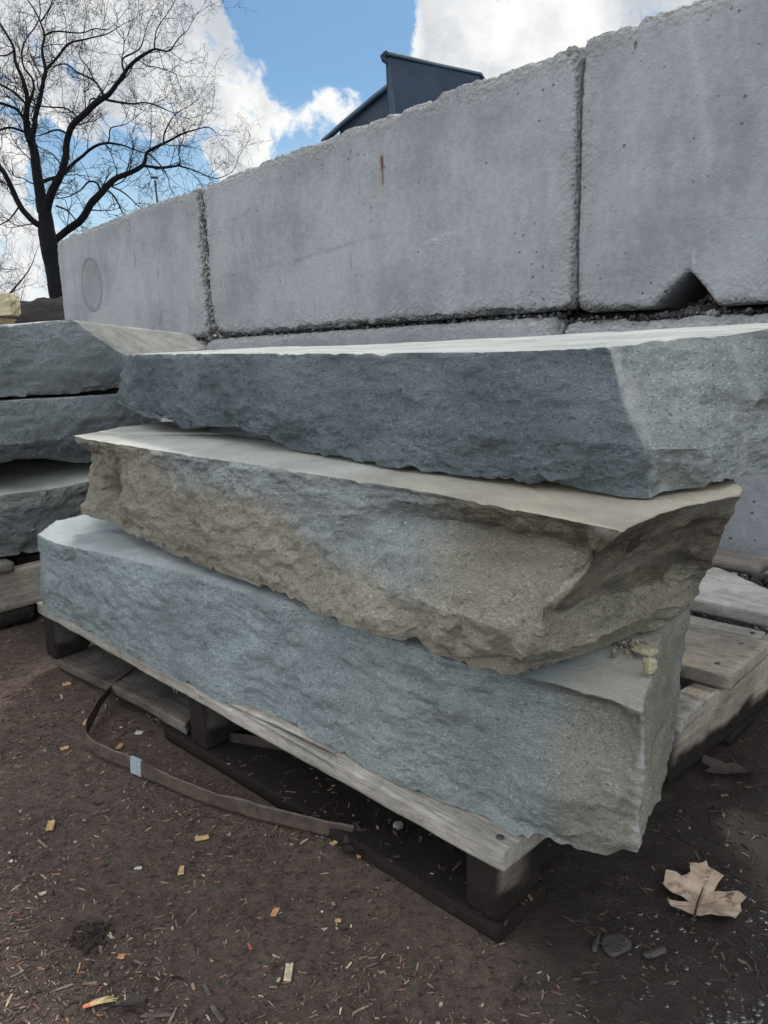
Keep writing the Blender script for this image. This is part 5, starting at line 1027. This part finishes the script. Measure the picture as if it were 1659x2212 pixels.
def smooth_limb(L, seed):
    P = np.array(L, float); n = 6; t = np.linspace(0, len(P) - 1, (len(P) - 1) * n + 1); i = np.clip(t.astype(int), 0, len(P) - 2); f = (t - i)[:, None]
    g = lambda k: P[np.clip(k, 0, len(P) - 1)]
    a, b, c, d = g(i - 1), g(i), g(i + 1), g(i + 2)
    Q = .5 * ((2 * b) + (-a + c) * f + (2 * a - 5 * b + 4 * c - d) * f ** 2 + (-a + 3 * b - 3 * c + d) * f ** 3)
    Q[:, :3] += np.column_stack([fbm(Q[:, :3] + s_, 1.7, 3, .5, seed + s_) for s_ in (1, 2, 3)]) * np.clip(Q[:, 3:4] * .9, .008, .05)
    Q[:, 3] = np.maximum(Q[:, 3], .006); return Q
def tree(name, limbs, loc, label, cat, seed, dens, sides=10, **kw):
    root = obj(name, None, None, loc, None, label, cat)
    lo_ = np.array(loc)
    sm = [smooth_limb(L, seed + k) for k, L in enumerate(limbs)]
    sm = [np.column_stack([q[:, :3] - lo_, q[:, 3]]) for q in sm]
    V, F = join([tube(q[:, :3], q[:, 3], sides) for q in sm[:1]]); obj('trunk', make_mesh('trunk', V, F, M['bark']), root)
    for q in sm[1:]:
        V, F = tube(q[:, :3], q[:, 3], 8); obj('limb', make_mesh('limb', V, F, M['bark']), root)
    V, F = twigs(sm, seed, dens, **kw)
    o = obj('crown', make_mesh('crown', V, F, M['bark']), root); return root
TREE = [[[-8.443,20.0,-0.3,0.2455],[-8.076,20.0,0.891,0.2258],[-7.984,20.0,1.712,0.2111],[-7.999,20.0,2.441,0.216],[-8.04,20.0,3.119,0.2258],[-8.076,20.0,3.592,0.1816],[-8.086,20.0,3.904,0.1522]],[[-8.102,20.049,3.873,0.1473],[-8.148,20.108,4.427,0.1276],[-8.196,20.168,5.053,0.1129],[-8.278,20.227,5.411,0.1031],[-8.36,20.286,5.768,0.0933],[-8.386,20.345,6.085,0.0736],[-8.32,20.405,6.474,0.0589],[-8.387,20.464,6.94,0.0466],[-8.545,20.523,7.332,0.0368],[-8.581,20.582,7.72,0.0319],[-8.763,20.642,8.075,0.027],[-8.98,20.701,8.466,0.0221],[-9.171,20.76,9.035,0.0147],[-9.26,20.819,9.74,0.0098]],[[-8.267,20.118,5.499,0.0835],[-8.187,20.226,5.861,0.0663],[-8.173,20.335,6.114,0.0589],[-8.05,20.443,6.477,0.054],[-7.934,20.552,6.953,0.0466],[-7.881,20.66,7.246,0.0417],[-7.973,20.768,7.692,0.0319],[-7.911,20.877,8.06,0.027],[-8.017,20.985,8.397,0.0221],[-8.185,21.094,8.737,0.0172],[-8.39,21.202,9.116,0.0147],[-8.291,21.31,9.924,0.0098]],[[-8.233,20.096,6.238,0.0491],[-8.075,20.199,6.631,0.0319],[-8.115,20.303,6.92,0.027],[-8.324,20.406,7.216,0.0221],[-8.376,20.51,7.544,0.0196],[-8.291,20.613,7.869,0.0172],[-8.025,20.717,8.227,0.0147],[-7.922,20.82,8.59,0.0123],[-8.018,20.924,9.141,0.0098]],[[-7.56,19.812,6.953,0.0368],[-7.313,19.803,7.175,0.0295],[-6.959,19.795,7.481,0.0245],[-6.516,19.786,7.571,0.0172],[-6.036,19.778,7.66,0.0123],[-5.705,19.769,7.822,0.0074]],[[-7.647,20.177,7.802,0.0245],[-7.391,20.214,7.904,0.0196],[-6.813,20.25,7.865,0.0147],[-6.497,20.287,7.959,0.0123],[-6.192,20.323,7.945,0.0098],[-5.943,20.36,8.148,0.0049]],[[-7.683,20.16,8.089,0.0196],[-7.387,20.066,8.397,0.0147],[-7.189,19.971,8.737,0.0123],[-6.759,19.876,9.098,0.0074]],[[-8.07,19.988,3.824,0.1276],[-7.804,19.926,4.269,0.1031],[-7.57,19.863,4.632,0.0908],[-7.351,19.801,5.064,0.081],[-7.191,19.739,5.527,0.0761],[-7.004,19.677,5.726,0.0712],[-6.634,19.615,5.99,0.0712],[-6.272,19.553,6.215,0.0663],[-6.0,19.491,6.368,0.054],[-5.631,19.429,6.727,0.0442],[-5.198,19.367,7.009,0.0368],[-4.86,19.305,7.152,0.0245],[-4.544,19.243,7.088,0.0172],[-4.281,19.18,7.299,0.0123],[-4.046,19.118,7.441,0.0074]],[[-5.802,20.018,6.907,0.0221],[-5.808,20.036,7.208,0.0196],[-5.404,20.054,7.418,0.0147],[-5.259,20.072,7.741,0.0098],[-5.068,20.09,8.132,0.0074],[-4.808,20.108,8.447,0.0049]],[[-4.994,19.805,7.316,0.0196],[-4.893,19.736,7.683,0.0123],[-4.657,19.666,7.929,0.0098],[-4.424,19.597,8.171,0.0074],[-4.265,19.528,8.48,0.0049]],[[-6.3,19.912,6.389,0.027],[-6.534,20.014,6.752,0.0245],[-6.946,20.116,6.976,0.0221],[-7.239,20.218,7.198,0.0172],[-7.646,20.32,7.169,0.0098]],[[-6.565,20.106,6.781,0.0147],[-6.663,20.023,7.048,0.0147],[-6.804,19.939,7.276,0.0123],[-6.664,19.856,7.529,0.0074]],[[-6.333,20.119,6.375,0.0245],[-5.795,20.03,6.243,0.0221],[-5.329,19.942,6.224,0.0172],[-4.882,19.853,6.041,0.0123],[-4.517,19.765,5.86,0.0074]],[[-6.431,20.047,6.35,0.0196],[-6.638,19.956,6.356,0.0172],[-6.734,19.864,6.096,0.0123],[-7.021,19.773,5.897,0.0098],[-7.22,19.681,5.916,0.0049]],[[-6.916,19.801,5.865,0.0221],[-7.2,19.892,6.117,0.0196],[-7.586,19.983,6.207,0.0172],[-7.919,20.074,6.26,0.0172]],[[-7.241,19.884,5.582,0.0295],[-7.464,19.814,5.664,0.0221],[-7.725,19.744,5.58,0.0172],[-7.882,19.675,5.513,0.0098]],[[-8.098,20.193,4.615,0.0491],[-7.942,20.284,4.685,0.0442],[-7.761,20.375,4.775,0.0417],[-7.479,20.467,4.999,0.0417],[-7.237,20.558,5.225,0.0368],[-6.909,20.649,5.468,0.0344],[-6.595,20.74,5.558,0.0295],[-6.292,20.832,5.531,0.0221],[-5.994,20.923,5.426,0.0172],[-5.813,21.014,5.381,0.0123]],[[-6.333,19.916,5.359,0.0196],[-6.317,20.029,5.497,0.0172],[-6.288,20.142,5.748,0.0147],[-5.989,20.255,5.843,0.0098],[-5.762,20.368,6.016,0.0049]],[[-8.021,20.016,3.16,0.0884],[-7.811,20.059,3.317,0.0835],[-7.47,20.103,3.53,0.0884],[-7.258,20.146,3.706,0.0884],[-6.98,20.19,4.097,0.0859],[-6.72,20.234,4.33,0.081],[-6.288,20.277,4.636,0.0663],[-5.693,20.321,4.917,0.0515],[-5.553,20.364,5.211,0.0417],[-5.261,20.408,5.366,0.0319],[-4.841,20.451,5.555,0.0245],[-4.466,20.495,5.708,0.0172],[-3.973,20.539,5.781,0.0098],[-3.798,20.582,5.479,0.0049]],[[-5.578,19.882,4.823,0.0368],[-5.116,19.99,4.794,0.0319],[-4.73,20.098,4.863,0.0245],[-4.701,20.206,5.037,0.0172]],[[-4.766,20.076,4.851,0.0221],[-4.392,20.191,4.757,0.0172],[-3.895,20.305,4.572,0.0123],[-3.489,20.419,4.738,0.0074]],[[-5.072,20.157,5.322,0.0221],[-4.99,20.108,5.628,0.0172],[-4.745,20.059,5.944,0.0123],[-4.437,20.01,6.107,0.0074]],[[-5.438,19.944,5.115,0.0245],[-5.302,19.863,5.018,0.0196],[-5.061,19.781,4.769,0.0172],[-4.904,19.699,4.485,0.0098]],[[-6.596,19.858,4.26,0.0295],[-6.62,19.752,4.432,0.0245],[-6.78,19.645,4.454,0.0221],[-6.964,19.539,4.252,0.0172],[-7.222,19.432,4.091,0.0123]],[[-6.527,19.921,4.346,0.0221],[-6.311,19.946,4.152,0.0196],[-6.188,19.971,3.844,0.0147]],[[-6.358,19.801,4.395,0.0221],[-6.027,19.845,4.203,0.0172],[-5.781,19.889,3.954,0.0123]],[[-8.076,19.935,3.505,0.0835],[-8.316,19.889,3.661,0.0736],[-8.577,19.842,4.009,0.0687],[-8.768,19.795,4.54,0.0614],[-8.837,19.749,4.759,0.0565],[-9.059,19.702,5.017,0.0491],[-9.426,19.656,5.351,0.0368],[-9.923,19.609,5.574,0.0245],[-10.314,19.563,5.937,0.0123]],[[-9.006,20.127,4.839,0.0344],[-9.095,20.123,5.07,0.0295],[-9.242,20.118,5.452,0.0245],[-9.558,20.113,6.058,0.0147]],[[-8.239,19.926,5.861,0.0417],[-8.406,19.922,6.159,0.0368],[-8.781,19.917,6.315,0.0319],[-9.092,19.913,6.359,0.0245],[-9.522,19.908,6.66,0.0147],[-9.849,19.903,7.1,0.0074]],[[-8.218,20.082,6.308,0.0295],[-8.418,19.973,6.539,0.027],[-8.703,19.865,6.697,0.0245],[-8.954,19.756,6.779,0.0196],[-9.335,19.648,7.005,0.0098]],[[-8.442,20.19,5.747,0.0319],[-8.683,20.073,5.818,0.027],[-8.88,19.956,5.739,0.0245],[-9.128,19.839,5.57,0.0196],[-9.579,19.722,5.628,0.0098]],[[-8.369,20.1,7.481,0.0196],[-8.638,20.184,7.408,0.0172],[-8.948,20.269,7.481,0.0147],[-9.445,20.353,7.668,0.0074]],[[-7.709,19.807,3.978,0.0245],[-7.465,19.878,3.867,0.0196],[-7.314,19.948,3.64,0.0123]],[[-8.622,19.946,4.027,0.0221],[-8.918,19.966,3.729,0.0172],[-9.282,19.985,3.547,0.0123],[-9.671,20.004,3.207,0.0074]]]
tree('bare_tree', TREE, (TREE[0][0][0], TREE[0][0][1], 0), 'large bare leafless tree with crooked dark limbs, behind the left end of the wall', 'tree', 4, .66)

def far_tree(x, y, h, seed, label):
    rg = np.random.RandomState(seed); limbs = [[[x, y, -.2, .16], [x + .1, y, h * .25, .13], [x, y, h * .5, .09], [x + .2, y, h * .8, .04], [x + .1, y, h, .02]]]
    for k in range(9):
        z0 = h * rg.uniform(.15, .75); a = rg.uniform(0, 6.28); L = h * .42 * rg.uniform(.6, 1.1)
        limbs.append([[x + .1, y, z0, .06], [x + math.cos(a) * L * .4, y + math.sin(a) * L * .4, z0 + L * .25, .045], [x + math.cos(a) * L * .8, y + math.sin(a) * L * .8, z0 + L * .7, .025], [x + math.cos(a) * L, y + math.sin(a) * L, z0 + L * 1.1, .012]])
    return tree('bare_tree', limbs, (x, y, 0), label, 'tree', seed, .45, 6, maxlev=2, lscale=1.5)
far_tree(-17.5, 36, 5.2, 21, 'distant low bare tree at the left edge, above the yellow boulders')
far_tree(-15.0, 42, 4.2, 22, 'distant low bare tree just left of the big tree trunk')
